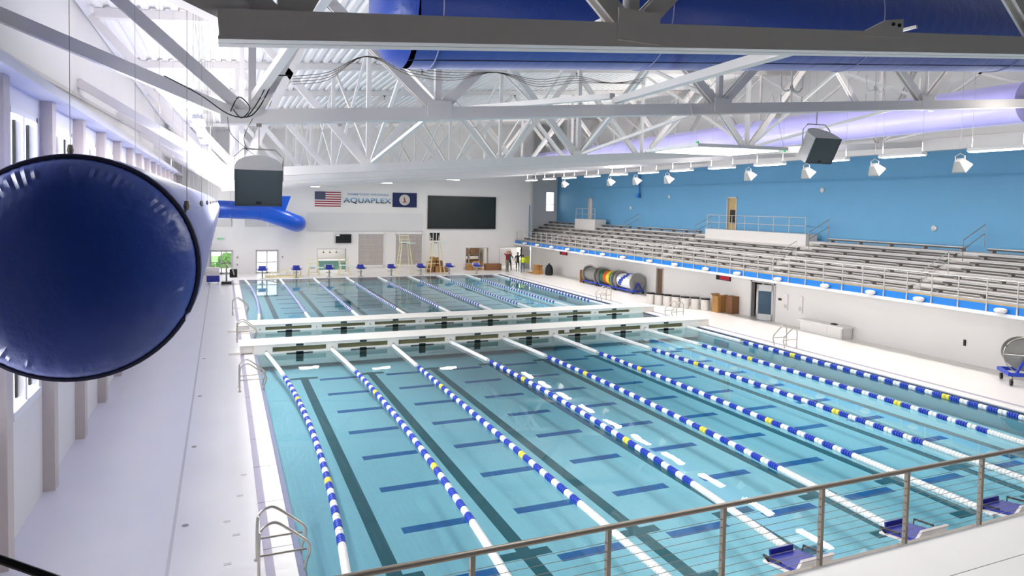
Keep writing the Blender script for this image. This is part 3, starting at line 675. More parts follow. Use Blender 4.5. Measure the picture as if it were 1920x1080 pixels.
# ------------------------------------------------------------------ bulkheads
def bulkhead(y0,y1,zt,label,tag_y):
    o = thing('pool_bulkhead',label,'bulkhead',(0,y0,0),'movable bulkheads')
    MB().b2((-10.95,y0+.12,-.5),(11.5,y1,zt)).build('body','bulkhead',o)
    MB().b2((-11.0,y0-.03,zt),(11.55,y1+.05,zt+.03)).build('top_deck','bulkhead',o)
    f=MB(); f.b2((-10.45,y0,zt-.10),(10.75,y0+.12,zt)); f.b2((-10.45,y0,-.5),(10.75,y0+.12,.06))
    cs=[-8.75+2.5*i for i in range(8)]; e=[-10.45]+[c for i in range(8) for c in (cs[i]-1.02,cs[i]+1.02)]+[10.75]
    for a,b in zip(e[::2],e[1::2]): f.b2((a,y0,.06),(b,y0+.12,zt-.10))
    f.build('front_panel','bulkhead',o)
    for c in cs:
        MB().b2((c-1.02,y0+.09,.06),(c+1.02,y0+.12,zt-.1)).build('grille_slot','slot_olive',o)
        m_=MB(); m_.b2((c-.14,y0-.01,zt-.09),(c+.14,y0+.005,zt+.0)); m_.b2((c-.14,y0-.01,-.35),(c+.14,y0+.005,.05)); m_.b2((c-.5,y0-.01,-.08),(c+.5,y0+.005,.0)); m_.build('target_cross','target_black',o)
        for s in (-1.25,): MB().lathe([(.035,0),(.035,.03)],(c+s,y0-.03,.12),(0,1,0),8).build('rope_anchor','stainless',o)
    for x in (-11.1,11.3):
        MB().b2((x-.25,y0+.2,0),(x+.25,y1-.2,.08)).build('end_plate','bulkhead',o)
    MB().b2((-10.9,y0+.1,.02),(-10.5,y0+.16,.06)).build('lock_pin','rail_steel',o)
    return o
bulkhead(*BK1,'nearer white movable bulkhead wall crossing the pool',0)
bulkhead(*BK2,'farther white movable bulkhead wall crossing the pool',0)
for x,y,z,l in ((6.2,19.52,.16,'white sign card hanging on the nearer bulkhead'),): tag(MB().b2((3.05,y+.06,.12),(3.3,y+.078,.25)).b2((3.1,y+.05,.25),(3.25,y+.078,.27)).build('sign_card','flag_white'),l,'sign')

# ------------------------------------------------------------------ lane ropes
def disc_seg(L, nd, r=.078, g=.55):
    m_=MB(); pr_=[]
    for i in range(nd):
        h=-L/2+L*i/nd; s=L/nd; pr_+=[(r*g,h+.001),(r,h+s*.12),(r,h+s*.85),(r*g,h+s*.98)]
    m_.lathe(pr_,(0,0,0),(0,1,0),10); return m_
seg_b = disc_seg(.29,4).mesh('float_blue','float_blue',True); seg_w = disc_seg(.29,2,.072).mesh('float_white','float_white',True)
seg_y = disc_seg(.2,2).mesh('float_yellow','float_yellow',True); seg_W = disc_seg(1.3,13,.074,.86).mesh('float_white_run','float_white',True)
bow = [.56,.38,0,.48,.4,.16,.25,.42,.14]
def lane_rope(i, y0, y1, yb0, yb1, per, label, group, bw_, hw):
    X=-10+2.5*i; o=thing('lane_rope',label,'lane rope',(X,y0,0),group)
    cx=lambda y: X+bw_*4*((y-y0)/(y1-y0))*(1-(y-y0)/(y1-y0))
    MB().tube([(cx(y0+(y1-y0)*k/16),y0+(y1-y0)*k/16,.025) for k in range(17)],.012,5).build('rope_cable','float_white',o)
    def put(me,name,y,sy=1):
        a=math.atan2(cx(y+.1)-cx(y-.1),.2); inst(name,me,o,(cx(y),y,.025),(0,0,-a),(1,sy,1))
    for a,b in ((y0,yb0),(yb1,y1)):
        n_=max(1,round((b-a)/1.25)); st=(b-a)/n_
        for k in range(n_): put(seg_W,'white_float_run',a+st*(k+.5),st/1.3)
    n_=round((yb1-yb0)/per); ys_=[yb0+per*(k+.25) for k in range(n_)]
    for k,y in enumerate(ys_):
        put(seg_b,'blue_float',y,hw*per/.29*.52)
        if k < n_-1:
            yw=y+per/2
            if per > .5 and (k in (4,15)): put(seg_y,'yellow_float',yw,per*.46/.2*1.0)
            else: put(seg_w,'white_float',yw,per/.29*(1-.52*hw))
    return o
RN=['leftmost','second from left','third from left','fourth from left','middle','fourth from right','third from right','second from right','rightmost']
for i in range(9):
    lane_rope(i,.15,19.58,3.52,15.85,.5873,'blue and white lane rope of the near pool section, '+RN[i],'near lane ropes',bow[i],1)
    lane_rope(i,25.72,46.3,29.4,42.6,.44,'thin blue and white lane rope of the far pool section, '+RN[i],'far lane ropes',[.34,.05,0,0,0,0,0,0,0][i],.78)

# ------------------------------------------------------------------ pool ladders
def ladder(label, x, y, side):
    o=thing('pool_ladder',label,'pool ladder',(x,y,0),'pool ladders')
    for dy in (-.3,.3):
        P_=[(x,y+dy,0),(x,y+dy,.62),(x+side*.04,y+dy,.78),(x+side*.16,y+dy,.86),(x+side*.3,y+dy,.84),(x+side*.62,y+dy,.58),(x+side*.75,y+dy,.45),(x+side*.77,y+dy,.3),(x+side*.7,y+dy,.05),(x+side*.7,y+dy,-.5)]
        r_=MB().tube(smooth_path(P_,4),.024,8).build('grab_rail','stainless',o,True)
        MB().tube([(x,y+dy,.36),(x+side*.72,y+dy,.36)],.018,6).build('cross_bar','stainless',r_,True)
        MB().lathe([(.05,0),(.05,.02),(.03,.03)],(x,y+dy,0),n=10).build('base_flange','stainless',r_)
    for z in (-.15,-.4): MB().b2((x+side*.62,y-.3,z-.02),(x+side*.75,y+.3,z+.02)).build('tread','stainless',o)
    return o
ladder('steel pool ladder rails on the left deck at the bottom edge',-11.05,3.25,1)
ladder('steel pool ladder rails on the left deck just before the nearer bulkhead',-11.08,14.6,1)
ladder('steel pool ladder rails on the left deck beyond the farther bulkhead',-11.08,29.9,1)
ladder('steel pool ladder rails on the left deck between the two bulkheads',-11.0,22.6,1)
ladder('steel pool ladder rails on the right deck in front of the white counter',11.6,14.3,-1)
ladder('steel pool ladder rails on the right deck in front of the bins',11.7,22.4,-1)
ladder('steel pool ladder rails on the right deck near the hose reels',11.5,29.6,-1)

# ------------------------------------------------------------------ starting blocks
def block():
    o=thing('starting_block','','starting block',(0,0,0),'')
    MB().b2((-.05,.04,0),(.05,.16,.66)).build('pedestal','stainless',o); MB().b2((-.2,-.05,0),(.2,.28,.03)).build('base_plate','stainless',o)
    m_=MB(); m_.box((0,.05,.72),(.62,.66,.06),Matrix.Rotation(math.radians(9),3,'X')); pl=m_.build('platform','block_blue',o)
    m_=MB(); m_.box((0,.05,.683),(.7,.72,.03),Matrix.Rotation(math.radians(9),3,'X')); m_.build('platform_edge','flag_white',pl)
    m_=MB(); m_.box((0,.33,.86),(.50,.05,.2),Matrix.Rotation(math.radians(-25),3,'X')); m_.box((0,-.285,.70),(.46,.03,.17),Matrix.Rotation(math.radians(9),3,'X')); m_.build('back_fin','block_blue',o)
    m_=MB(); m_.box((0,.345,.855),(.62,.04,.24),Matrix.Rotation(math.radians(-25),3,'X')); m_.build('fin_border','flag_white',o)
    for s in (-1,1): MB().tube([(s*.33,-.2,.66),(s*.4,-.24,.76),(s*.4,.1,.80)],.018,6).build('hand_grip','black',o,True)
    MB().b2((-.2,.36,.34),(.2,.62,.38)).build('step','stainless',o)
    MB().bar((0,.15,.3),(0,.55,.36),.05,.05).build('step_arm','stainless',o)
    return o
bp_=block(); first=True
for i in range(8):
    x=-8.75+2.5*i
    q=bp_ if first else copy_tree(bp_); first=False
    q.location=(x,PF+.42,.02); q['label']='blue starting block on the far pool end, %s from the left'%ORD[i]; q['group']='far starting blocks'
for i,x in enumerate((-3.7,-1.2,1.3,3.8)):
    q=copy_tree(bp_); q.rotation_euler=(0,0,PI); q.location=(x,-.75,.02); q['group']='near starting blocks'
    q['label']=['blue starting block behind the railing at the bottom, leftmost of the near ones','blue starting block behind the second railing post from the right','blue starting block at the right edge behind the ledge','blue starting block past the right edge of the ledge'][i]

# ------------------------------------------------------------------ grandstand
mat('seat_gap_shade',(.07,.065,.06),.7,noise=.1)  # dark tone for the shade in the gaps beneath the bench seats
NRW=8; X0=14.55; TR=.55; RI=.262; Z0=2.62
st=thing('grandstand','grey stepped spectator stand with bench seats in front of the blue wall','grandstand',(17,20,2.3))
for r in range(NRW):
    MB().b2((X0+TR*r,-6,2.35 if r==0 else Z0+RI*(r-1)-.1),(X0+TR*(r+1)+(0 if r<NRW-1 else .7),52.9,Z0+RI*r-.12)).build('tier','bleacher_conc',st)
MB().b2((14.25,-6,2.30),(X0+.05,52.9,2.44)).build('slab_edge','white_paint',st)
MB().b2((X0,-6,2.25),(XB,52.9,2.35)).build('slab','white_paint',st)
MB().b2((14.22,-6,2.44),(14.30,51.25,2.72)).build('fascia_panel','blue_fascia',st)
MB().b2((14.12,-6,2.33),(14.24,51.25,2.44)).build('fascia_lip','white_paint',st)
MB().b2((14.24,-6,2.72),(X0+.02,51.25,2.74)).build('front_walk','ochre_room',st)
AIS=[2.6,10.9,19.2,28.9,37.6,46.4]   # aisle centres
secs=[(-6,2.1)]+[(a+.5,b-.5) for a,b in zip(AIS,AIS[1:])]+[(46.9,52.7)]
brk=MB().b2((-.12,-.06,-.16),(.14,.06,0)).mesh('bracket','bracket')
plat=[(19.9,28.4,18.15),(42.6,46.2,17.9)]
for r in range(NRW):
    zs=Z0+RI*r+.10; xs0=X0+TR*r+.20
    for a,b in secs:
        runs=[(a,b)]
        for p0,p1,px in plat:
            nr=[]
            for c,d_ in runs:
                if xs0 > px-.35 and not (d_<p0 or c>p1):
                    if p0-c>.5: nr.append((c,p0-.1))
                    if d_-p1>.5: nr.append((p1+.1,d_))
                else: nr.append((c,d_))
            runs=nr
        for c,d_ in runs:
            s_=MB().b2((xs0-.14,c,zs-.035),(xs0+.14,d_,zs)).build('bench_seat','aluminium',st)
            MB().b2((xs0-.145,c,zs-.10),(xs0-.12,d_,zs-.035)).build('seat_lip_shade','seat_gap_shade',s_)  # front lip darkened to paint the shade under the seat
            n_=int((d_-c)/1.9)+1
            for k_ in range(n_+1):
                y=c+.15+(d_-c-.3)*k_/n_; inst('bracket',brk,s_,(xs0,y,zs-.035))
for n_,(p0,p1,px) in enumerate(plat):
    MB().b2((px,p0,3.9),(XB-.5,p1,4.72 if n_==0 else 4.95)).build('viewing_platform','platform_white',st)
    zt=4.72 if n_==0 else 4.95
    rl=MB(); 
    for z_ in (.45,.92): rl.tube([(px+.05,p0+.1,zt+z_),(px+.05,p1-.1,zt+z_)],.022,6)
    rr=rl.build('platform_rail','aluminium',st,True); n2=int((p1-p0)/1.2)
    for k_ in range(n2+1): MB().tube([(px+.05,p0+.1+(p1-p0-.2)*k_/n2,zt),(px+.05,p0+.1+(p1-p0-.2)*k_/n2,zt+.92)],.022,6).build('rail_post','aluminium',rr)
for y in AIS:
    if y<5 or y>40: continue
    for dy in (0,):
        P_=[(X0+.5,y,Z0+.15),(X0+.5,y,Z0+.95),(X0+2.2,y,Z0+.95+RI*3.1),(X0+2.2,y,Z0+RI*3)]
        MB().tube(P_,.022,6).build('aisle_rail','aluminium',st); MB().tube([(X0+.5,y,Z0+.55),(X0+2.2,y,Z0+.55+RI*3.1)],.018,6).build('aisle_rail','aluminium',st)
        P_=[(X0+3.1,y,Z0+RI*5),(X0+3.1,y,Z0+.95+RI*5),(X0+4.5,y,Z0+.95+RI*7.6),(X0+4.5,y,Z0+RI*7.5)]
        MB().tube(P_,.022,6).build('aisle_rail','rail_steel',st); MB().tube([(X0+3.1,y,Z0+.55+RI*5),(X0+4.5,y,Z0+.55+RI*7.6)],.018,6).build('aisle_rail','rail_steel',st)
    for r in range(NRW): MB().b2((X0+TR*r-.28,y-.45,Z0+RI*r-.25),(X0+TR*r+.02,y+.45,Z0+RI*r-.22)).build('aisle_step','aluminium',st)
fr=thing('stand_railing','aluminium guard railing with posts along the front of the stand','railing',(14.27,20,2.5))
MB().tube([(14.26,-6,3.62),(14.26,51.2,3.62)],.022,6).build('top_rail','aluminium',fr)
MB().tube([(14.26,-6,2.86),(14.26,51.2,2.86)],.022,6).build('bottom_rail','aluminium',fr)
pm_=MB().tube([(0,0,-.05),(0,0,1.07)],.026,6).b2((-.03,-.025,-.12),(.0,.025,.1)).mesh('post','aluminium')
for k_ in range(54): inst('post',pm_,fr,(14.2,-4.9+1.05*k_,2.55))
lm=None
for i,y in enumerate((48.6,45.9,43.1,40.2,37.7,34.7,32.0,28.8,26.1,23.2,20.6,17.7,14.8,12.4,10.2,7.1)):
    lab='white dome floodlight on the blue stand edge, %s from the far wall'%ORD[i]
    if lm is None:
        lm=thing('edge_floodlight',lab,'light',(0,0,0),'stand edge lights')
        MB().lathe([(.03,-.1),(.12,-.08),(.2,-.02),(.2,.06),(.12,.1),(.03,.11)],(0,0,0),(0,0,1),12).build('dome','flag_white',lm,True)
        MB().b2((0,-.06,-.05),(.2,.06,.05)).build('mount','flag_white',lm); q=lm
    else: q=copy_tree(lm)
    q.location=(14.02,y,2.55); q['label']=lab

# ------------------------------------------------------------------ far wall things
def text_obj(name, body, size, loc, m, ext=.012):
    cu=bpy.data.curves.new(name,'FONT'); cu.body=body; cu.size=size; cu.extrude=ext; cu.space_character=1.08; cu.offset=.014 if size>.5 else .004
    t=bpy.data.objects.new(name+'_t',cu); C.objects.link(t); dg=bpy.context.evaluated_depsgraph_get()
    me=bpy.data.meshes.new_from_object(t.evaluated_get(dg)); bpy.data.objects.remove(t); me.materials.clear(); me.materials.append(MATS[m])
    o=bpy.data.objects.new(name,me); C.objects.link(o); o.location=loc; o.rotation_euler=(PI/2,0,0); return o
def fit(o,w,h):
    xs=[v.co.x for v in o.data.vertices]; ys=[v.co.y for v in o.data.vertices]
    sx=w/(max(xs)-min(xs)); sy=h/(max(ys)-min(ys)); x0=min(xs); y0=min(ys)
    for v in o.data.vertices: v.co.x=(v.co.x-x0)*sx; v.co.y=(v.co.y-y0)*sy
sg=thing('wall_sign','AQUAPLEX lettering on the far wall between the two flags','sign',(.1,YF-.03,5.9))
o=text_obj('lettering_large','AQUAPLEX',.7,(0,0,0),'letters'); fit(o,4.15,.53); o.parent=sg; o.location=(-2.08,0,0); o['label']='large two-tone blue AQUAPLEX letters'
o=text_obj('lettering_small','HAMPTON VIRGINIA',.3,(0,0,0),'letter_blue'); fit(o,3.6,.2); o.parent=sg; o.location=(-1.75,0,.72); o['label']='small HAMPTON VIRGINIA letters'
fl=thing('national_flag','red and white striped flag with navy canton hung on the far wall','flag',(-3.3,YF-.04,5.65))
for j in range(13):
    z=5.62+1.26*j/13; MB().b2((-4.38,YF-.05,z),(-2.2,YF-.03,z+1.26/13)).build('stripe','flag_red' if j%2==0 else 'flag_white',fl)
ct=MB().b2((-4.38,YF-.06,5.62+1.26*6/13),(-3.5,YF-.035,6.88)).build('canton','flag_blue',fl)
m_=MB()
for a in range(9):
    for b in range(6 if a%2==0 else 5): m_.box((-4.30+.15*b+(0 if a%2==0 else .075),YF-.065,6.27+.067*a),(.03,.01,.03),Matrix.Rotation(PI/4,3,'Y'))
m_.build('stars','flag_white',ct)
sf=thing('state_flag','navy flag with round white seal hung right of the lettering','flag',(3.4,YF-.04,5.68))
MB().b2((2.29,YF-.05,5.68),(4.49,YF-.03,6.96)).build('field','flag_blue',sf)
se=MB().lathe([(.48,0),(.48,.015)],(3.38,YF-.065,6.33),(0,1,0),32).build('seal','seal_white',sf)
MB().lathe([(.36,0),(.36,.015)],(3.38,YF-.075,6.33),(0,1,0),32).build('seal_ring','seal_gold',se); MB().lathe([(.33,0),(.33,.015)],(3.38,YF-.085,6.33),(0,1,0),32).build('seal_centre','seal_white',se)
m_=MB(); m_.bar((3.36,YF-.09,6.15),(3.33,YF-.09,6.5),.1,.02,(0,1,0)); m_.box((3.34,YF-.09,6.53),(.08,.02,.08)); m_.bar((3.2,YF-.09,6.14),(3.55,YF-.09,6.14),.02,.08); m_.bar((3.42,YF-.09,6.15),(3.5,YF-.09,6.4),.04,.02,(0,1,0)); m_.build('seal_figure','seal_red',se)
sb=thing('scoreboard','large dark scoreboard screen on the far wall beside the stand','scoreboard',(8.8,YF-.1,3.8))
MB().b2((5.62,YF-.1,3.87),(12.02,YF,6.68)).build('screen','screen',sb)
m_=MB(); m_.b2((5.52,YF-.14,3.77),(12.13,YF,3.87)); m_.b2((5.52,YF-.14,6.68),(12.13,YF,6.78)); m_.b2((5.52,YF-.14,3.77),(5.62,YF,6.78)); m_.b2((12.02,YF-.14,3.77),(12.13,YF,6.78)); m_.build('frame','black',sb)
tv=thing('wall_monitor','small black monitor mounted on the far wall left of the windows','monitor',(-1.95,YF-.1,2.5))
MB().b2((-2.62,YF-.14,2.5),(-1.3,YF-.06,3.26)).build('screen','black',tv); MB().b2((-2.2,YF-.06,2.7),(-1.7,YF,3.0)).build('mount','frame_grey',tv)
MB().b2((-2.62,YF-.15,3.1),(-2.3,YF-.14,3.25)).build('corner_notice','flag_white',tv)
ex=thing('exit_sign','small lit green exit sign above the far left glass doors','sign',(-11.75,YF-.05,2.75))
MB().b2((-12.0,YF-.06,2.72),(-11.5,YF-.01,2.98)).build('housing','flag_white',ex)
o=text_obj('lettering','EXIT',.2,(0,0,0),'led_green',.004); fit(o,.4,.17); o.parent=ex; o.location=(-.2,-.02,.015)
for i,(x,z) in enumerate(((-10.45,1.35),(-10.45,.75),(-6.95,1.35),(-12.85,.75))):
    o=thing('wall_switch','small grey wall switch box, %s'%['upper one right of the exit doors','lower one right of the exit doors','right of the second glass doors','left of the exit doors'][i],'switch',(x,YF-.05,z))
    MB().b2((x-.07,YF-.05,z-.08),(x+.07,YF,z+.08)).build('box','frame_grey',o); MB().b2((x-.03,YF-.06,z-.03),(x+.03,YF-.05,z+.03)).build('button','red',o)
# room things
tc_=thing('counter','teal green counter seen through the third far doorway','counter',(-2.3,53.5,0)); MB().b2((-3.9,53.3,0),(-1.2,53.9,.8)).build('front','teal_counter',tc_); MB().b2((-4,53.2,.8),(-1.1,54,.86)).build('top','white_paint',tc_)
for i,x in enumerate((-3.5,-2.95,-2.4)): 
    o=thing('pendant_lamp','tiny dark pendant lamp in the third far doorway, %s'%('left','middle','right')[i],'lamp',(x,52.2,1.6),'doorway pendants'); MB().lathe([(.03,.1),(.1,0)],(x,52.2,1.6),n=10).build('shade','black',o); MB().tube([(x,52.2,1.69),(x,52.2,2.6)],.006,4).build('cord','black',o)
area('room_light',(-3,53,2.55),(4,1),70,(0,0,-1),(1,.97,.93)); area('room_light',(9,53,2.55),(4,1),60,(0,0,-1),(1,.95,.88)); area('room_light',(14,53,2.55),(3,1),28,(0,0,-1),(1,.95,.88))
area('side_room_light',(17.2,22,2.3),(1,4),40,(0,0,-1),(1,.9,.75)); area('stand_room_light',(17.2,29.5,2.3),(1,2),18,(0,0,-1),(1,.9,.75))
sh=thing('storage_shelf','shelving with timber boards inside the wide far opening','shelf',(10.3,54,0))
for z in (.3,.75,1.2): MB().b2((9.2,53.6,z),(11.5,54.3,z+.05)).build('shelf_board','frame_grey',sh)
for x in (9.25,10.4,11.45): MB().b2((x-.04,53.6,0),(x+.04,53.7,1.9)).build('upright','frame_grey',sh)
for i,(a,b,z,h,m_) in enumerate(((9.3,9.9,1.25,.5,'black'),(10.0,10.35,1.25,.5,'timber_dark'),(10.5,11.4,1.25,.55,'timber_dark'),(9.4,10.2,.8,.25,'flag_white'),(10.5,11.3,.8,.28,'bin_white'),(9.3,10.0,.0,.25,'block_blue'))):
    tag(MB().b2((a,53.5,z),(b,54.2,z+h)).b2((a-.01,53.49,z+h-.05),(b+.01,54.21,z+h)).build('storage_box',m_),'%s box on the shelves inside the wide far opening, %s'%({'black':'black','timber_dark':'dark timber','flag_white':'white','bin_white':'grey white','block_blue':'blue'}[m_],ORD[i]+' counted from upper left'),'box','stored boxes')
ws=thing('whiteboard','pale board standing inside the opening behind the people','board',(13.8,53.6,0)); MB().b2((13.2,53.6,.3),(14.8,53.65,1.75)).build('panel','frame_grey',ws); MB().b2((12.7,53.6,.9),(13.1,53.65,1.95)).build('green_panel','green',ws); 
for x in (13.3,14.7): MB().b2((x-.03,53.6,0),(x+.03,53.65,.3)).build('leg','frame_grey',ws)
gd=thing('grey_door_panel','tall grey door panel standing at the far right corner','door panel',(15.2,51.0,0)); MB().b2((15.0,51.1,0),(15.75,51.2,1.75)).build('panel','frame_grey',gd); MB().b2((15.06,51.07,.9),(15.12,51.1,1.05)).build('handle','rail_steel',gd); MB().b2((15.3,51.08,.5),(15.6,51.1,1.2)).build('vision_strip','hivis',gd)
# lifeguard chairs
def guard_chair(label,x,y,h,mint):
    o=thing('lifeguard_chair',label,'lifeguard chair',(x,y,0),'lifeguard chairs'); s=.38+.1*h
    for sx in (-1,1):
        for sy in (-1,1): MB().tube([(x+sx*s,y+sy*s,0),(x+sx*.3,y+sy*.3,h)],.04,6).build('leg','chair_cream',o)
    MB().b2((x-.38,y-.36,h),(x+.38,y+.36,h+.07)).build('seat','seat_mint' if mint else 'flag_white',o)
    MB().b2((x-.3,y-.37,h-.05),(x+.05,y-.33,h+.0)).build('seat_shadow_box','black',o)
    MB().b2((x+.2,y-.8,h-.02),(x+.75,y-.3,h+.03)).build('foot_board','seat_mint',o)
    for sx in (-1,1): MB().tube([(x+sx*.36,y+.34,h),(x+sx*.4,y+.4,h+.75)],.03,6).build('back_post','chair_cream',o); MB().tube([(x+sx*.36,y-.34,h+.05),(x+sx*.37,y-.3,h+.3),(x+sx*.37,y+.36,h+.32)],.025,6).build('arm_rail','chair_cream',o)
    if not mint:
        bk=MB().b2((x-.45,y+.36,h+.12),(x+.45,y+.40,h+.8)).build('backrest','black',o)
        for k_ in (-.15,.15): MB().b2((x+k_-.02,y+.34,h+.12),(x+k_+.02,y+.36,h+.8)).build('backrest_slat','flag_white',bk)
    else:
        for k_ in (.3,.6): MB().tube([(x-.38,y+.38,h+k_),(x+.38,y+.38,h+k_)],.025,6).build('back_bar','chair_cream',o)
    n_=int(h/.4)
    for k_ in range(1,n_+1):
        z=.4*k_; f_=1-z/h; w_=.3+(s-.3)*f_
        MB().tube([(x-w_,y-w_,z),(x-w_,y+w_,z)],.022,6).build('rung','chair_cream',o)
    z=h*.3; w_=.3+(s-.3)*.7; MB().tube([(x-w_,y+w_,z),(x+w_,y+w_,z)],.025,6).build('stretcher','chair_cream',o)
guard_chair('tall cream lifeguard chair in front of the right gridded window',2.75,48.5,2.65,True)
guard_chair('tall cream lifeguard chair with black backrest below the scoreboard',5.5,48.5,2.7,False)
guard_chair('low cream lifeguard chair left of the third doorway',-4.75,48.6,.68,True)
guard_chair('low cream lifeguard chair right of the third doorway',-2.3,48.6,.75,True)
# yellow rack on the far deck
yr=thing('spine_board_rack','cream slatted rack lying on the far deck between two starting blocks','rack',(-7.1,48.0,0))
for y in (47.8,48.3): MB().bar((-8.5,y,.06),(-5.75,y,.06),.06,.12).build('side_rail','chair_cream',yr)
for k_ in range(11): x=-8.4+.26*k_; MB().b2((x-.03,47.8,.12),(x+.03,48.3,.2+.05*k_)).build('slat','flag_white' if k_%2 else 'chair_cream',yr)
MB().bar((-8.5,48.3,.2),(-5.9,48.3,.8),.05,.06).build('sloping_rail','chair_cream',yr)
# carton boxes and pallets
def carton(label,x,y,z,w,d_,h,m='cardboard',flaps=True,rz=0):
    o=thing('carton',label,'box',(x,y,z),'cartons',rz)
    m_=MB(); m_.b2((-w/2,-d_/2,0),(w/2,d_/2,h)); b_=bpy.data.objects.new('body',m_.mesh('body',m)); C.objects.link(b_); b_.parent=o
    if flaps:
        for s in (-1,1):
            m_=MB(); m_.box((0,s*(d_/2+.06),h+.04),(w,.2,.015),Matrix.Rotation(s*.6,3,'X')); f_=bpy.data.objects.new('flap',m_.mesh('flap',m)); C.objects.link(f_); f_.parent=o
    m_=MB(); m_.b2((-.03,-d_/2-.004,0),(.03,d_/2+.004,h+.003)); t_=bpy.data.objects.new('tape',m_.mesh('tape','cardboard_dark')); C.objects.link(t_); t_.parent=o
random.seed(5)
for i,(x,z,w,h) in enumerate(((5.3,0,.6,.5),(6.0,0,.65,.55),(6.6,0,.5,.45),(5.4,.5,.55,.45),(6.1,.55,.6,.45),(5.7,.98,.5,.25))):
    carton('brown carton in the heap under the lifeguard chair with black back, %s'%('lower left','lower middle','lower right','upper left','upper right','topmost')[i],x,49.5,z,w,.6,h,'cardboard' if i%2 else 'cardboard_dark',i==5,random.uniform(-.3,.3))
carton('open brown carton inside the lower left of the wide opening',9.6,50.6,0,.9,.6,.4)
carton('small open carton at the left end of the long brown crate',10.3,50.9,0,.7,.6,.65)
carton('long brown crate on the deck left of the people',11.55,50.25,0,1.5,.7,.6,'cardboard_dark',False)
carton('brown carton stacked left of the black bag',14.1,45.8,0,.75,.6,.42,'cardboard',False)
carton('brown carton on top of the one left of the black bag',14.15,45.9,.42,.6,.5,.3)
carton('tall brown carton at the wall right of the bins, front one',15.2,23.35,0,.6,.5,.95)
carton('dark brown carton behind the tall one right of the bins',15.6,22.7,0,.5,.55,1.0,'cardboard_dark',False)
o=thing('pallet','timber pallet lying on the floor under the cartons by the people','pallet',(13.2,48.3,0))
for k_ in range(5): MB().b2((13.75,46.6+.18*k_,.0),(14.9,46.73+.18*k_,.05)).build('board','cardboard',o)
bg=thing('rubbish_bag','large black rubbish bag standing by the right wall','bag',(14.75,44.9,0))
MB().lathe([(.28,0),(.36,.1),(.36,.45),(.3,.7),(.2,.85),(.12,.92),(.02,.95)],(14.75,44.9,0),n=14).build('bag_body','cloth_black',bg,True); MB().lathe([(.05,0),(.09,.1),(.02,.14)],(14.75,44.9,.9),n=8).build('tied_neck','cloth_black',bg,True)
# bins
bx=None
for i,(x,y) in enumerate(((12.55,27.3),(12.8,26.77),(13.05,26.24),(13.28,25.71),(13.55,25.15),(13.95,24.7),(14.25,24.15))):
    lab='white bin with black rim in the row by the right wall, %s from the left'%ORD[i]
    if bx is None:
        bx=thing('waste_bin',lab,'bin',(0,0,0),'bins'); MB().lathe([(.22,0),(.24,.05),(.26,.66)],(0,0,0),n=16).build('body','bin_white',bx,True); MB().lathe([(.275,.64),(.275,.72),(.2,.73)],(0,0,0),n=16).build('rim','black',bx,True); MB().b2((.2,-.06,.02),(.27,.06,.66)).build('side_stripe','black',bx); q=bx
    else: q=copy_tree(bx)
    q.location=(x+.6,y,0); q['label']=lab
# hose / lane line reels on blue carts
def reel_cart(label,y0,y1,x,kind):
    o=thing('reel_cart',label,'reel cart',(x,(y0+y1)/2,0),'lane line reel carts'); R_=.62; zc=.78
    for sx in (-.4,.4): MB().bar((x+sx,y0,.2),(x+sx,y1,.2),.08,.1).build('frame_rail','float_blue',o)
    for y in (y0,y1):
        MB().bar((x-.45,y,.2),(x+.45,y,.2),.1,.1).build('cross_beam','float_blue',o)
        for s in (-1,1): MB().bar((x+s*.4,y,.2),(x,y,zc),.08,.06).build('axle_stand','float_blue',o)
        for s in (-1,1): MB().lathe([(.09,-.03),(.09,.03)],(x+s*.42,y,.09),(1,0,0),10).build('castor','black',o)
    MB().tube([(x,y0,zc),(x,y1,zc)],.05,8).build('axle','stainless',o)
    for y in (y0+.12,y1-.12):
        fl_=MB().lathe([(R_,-.015),(R_,.015)],(x,y,zc),(0,1,0),28).build('flange_disc','reel_grey',o)
        MB().tube([(x+(R_+.06)*math.cos(2*PI*i/28),y-.03,zc+(R_+.06)*math.sin(2*PI*i/28)) for i in range(29)],.018,5).build('flange_ring','stainless',fl_,True)
    n_=len(kind)
    for i,m_ in enumerate(kind):
        a=y0+.2+(y1-y0-.4)*i/n_; b=y0+.2+(y1-y0-.4)*(i+1)/n_; L=(b-a)
        w=MB().lathe([(R_*.76,-L/2),(R_*.85,-L*.3),(R_*.87,0),(R_*.85,L*.3),(R_*.76,L/2)],(x,(a+b)/2,zc),(0,1,0),24).build('wound_rope',m_,o,True)
        if m_=='float_white':
            for k_ in range(16):
                an=k_*2.2; yy=a+L*((k_*.37)%1)*.8+L*.1
                MB().box((x+R_*.86*math.cos(an),yy,zc+R_*.86*math.sin(an)),(.06,.3,.26),Matrix.Rotation(-an,3,'Y')).build('blue_float_patch','float_blue',w)
reel_cart('blue cart with big reel of white rope with blue floats',31.6,33.9,15.1,['float_white'])
reel_cart('blue cart with reel of green red and yellow lane rope',34.1,36.3,15.1,['green','yellow','orange','green'])
reel_cart('blue cart with empty grey reel discs at the far end of the row',36.6,38.6,15.1,['reel_grey'])
o=thing('plywood_sheet','orange plywood sheet leaning at the far end of the reel carts','board',(15,39.1,0)); MB().b2((14.6,39.05,0),(15.5,39.12,1.0)).build('sheet','cardboard',o); MB().b2((14.6,39.0,0),(14.66,39.05,1.0)).build('batten','cardboard_dark',o)
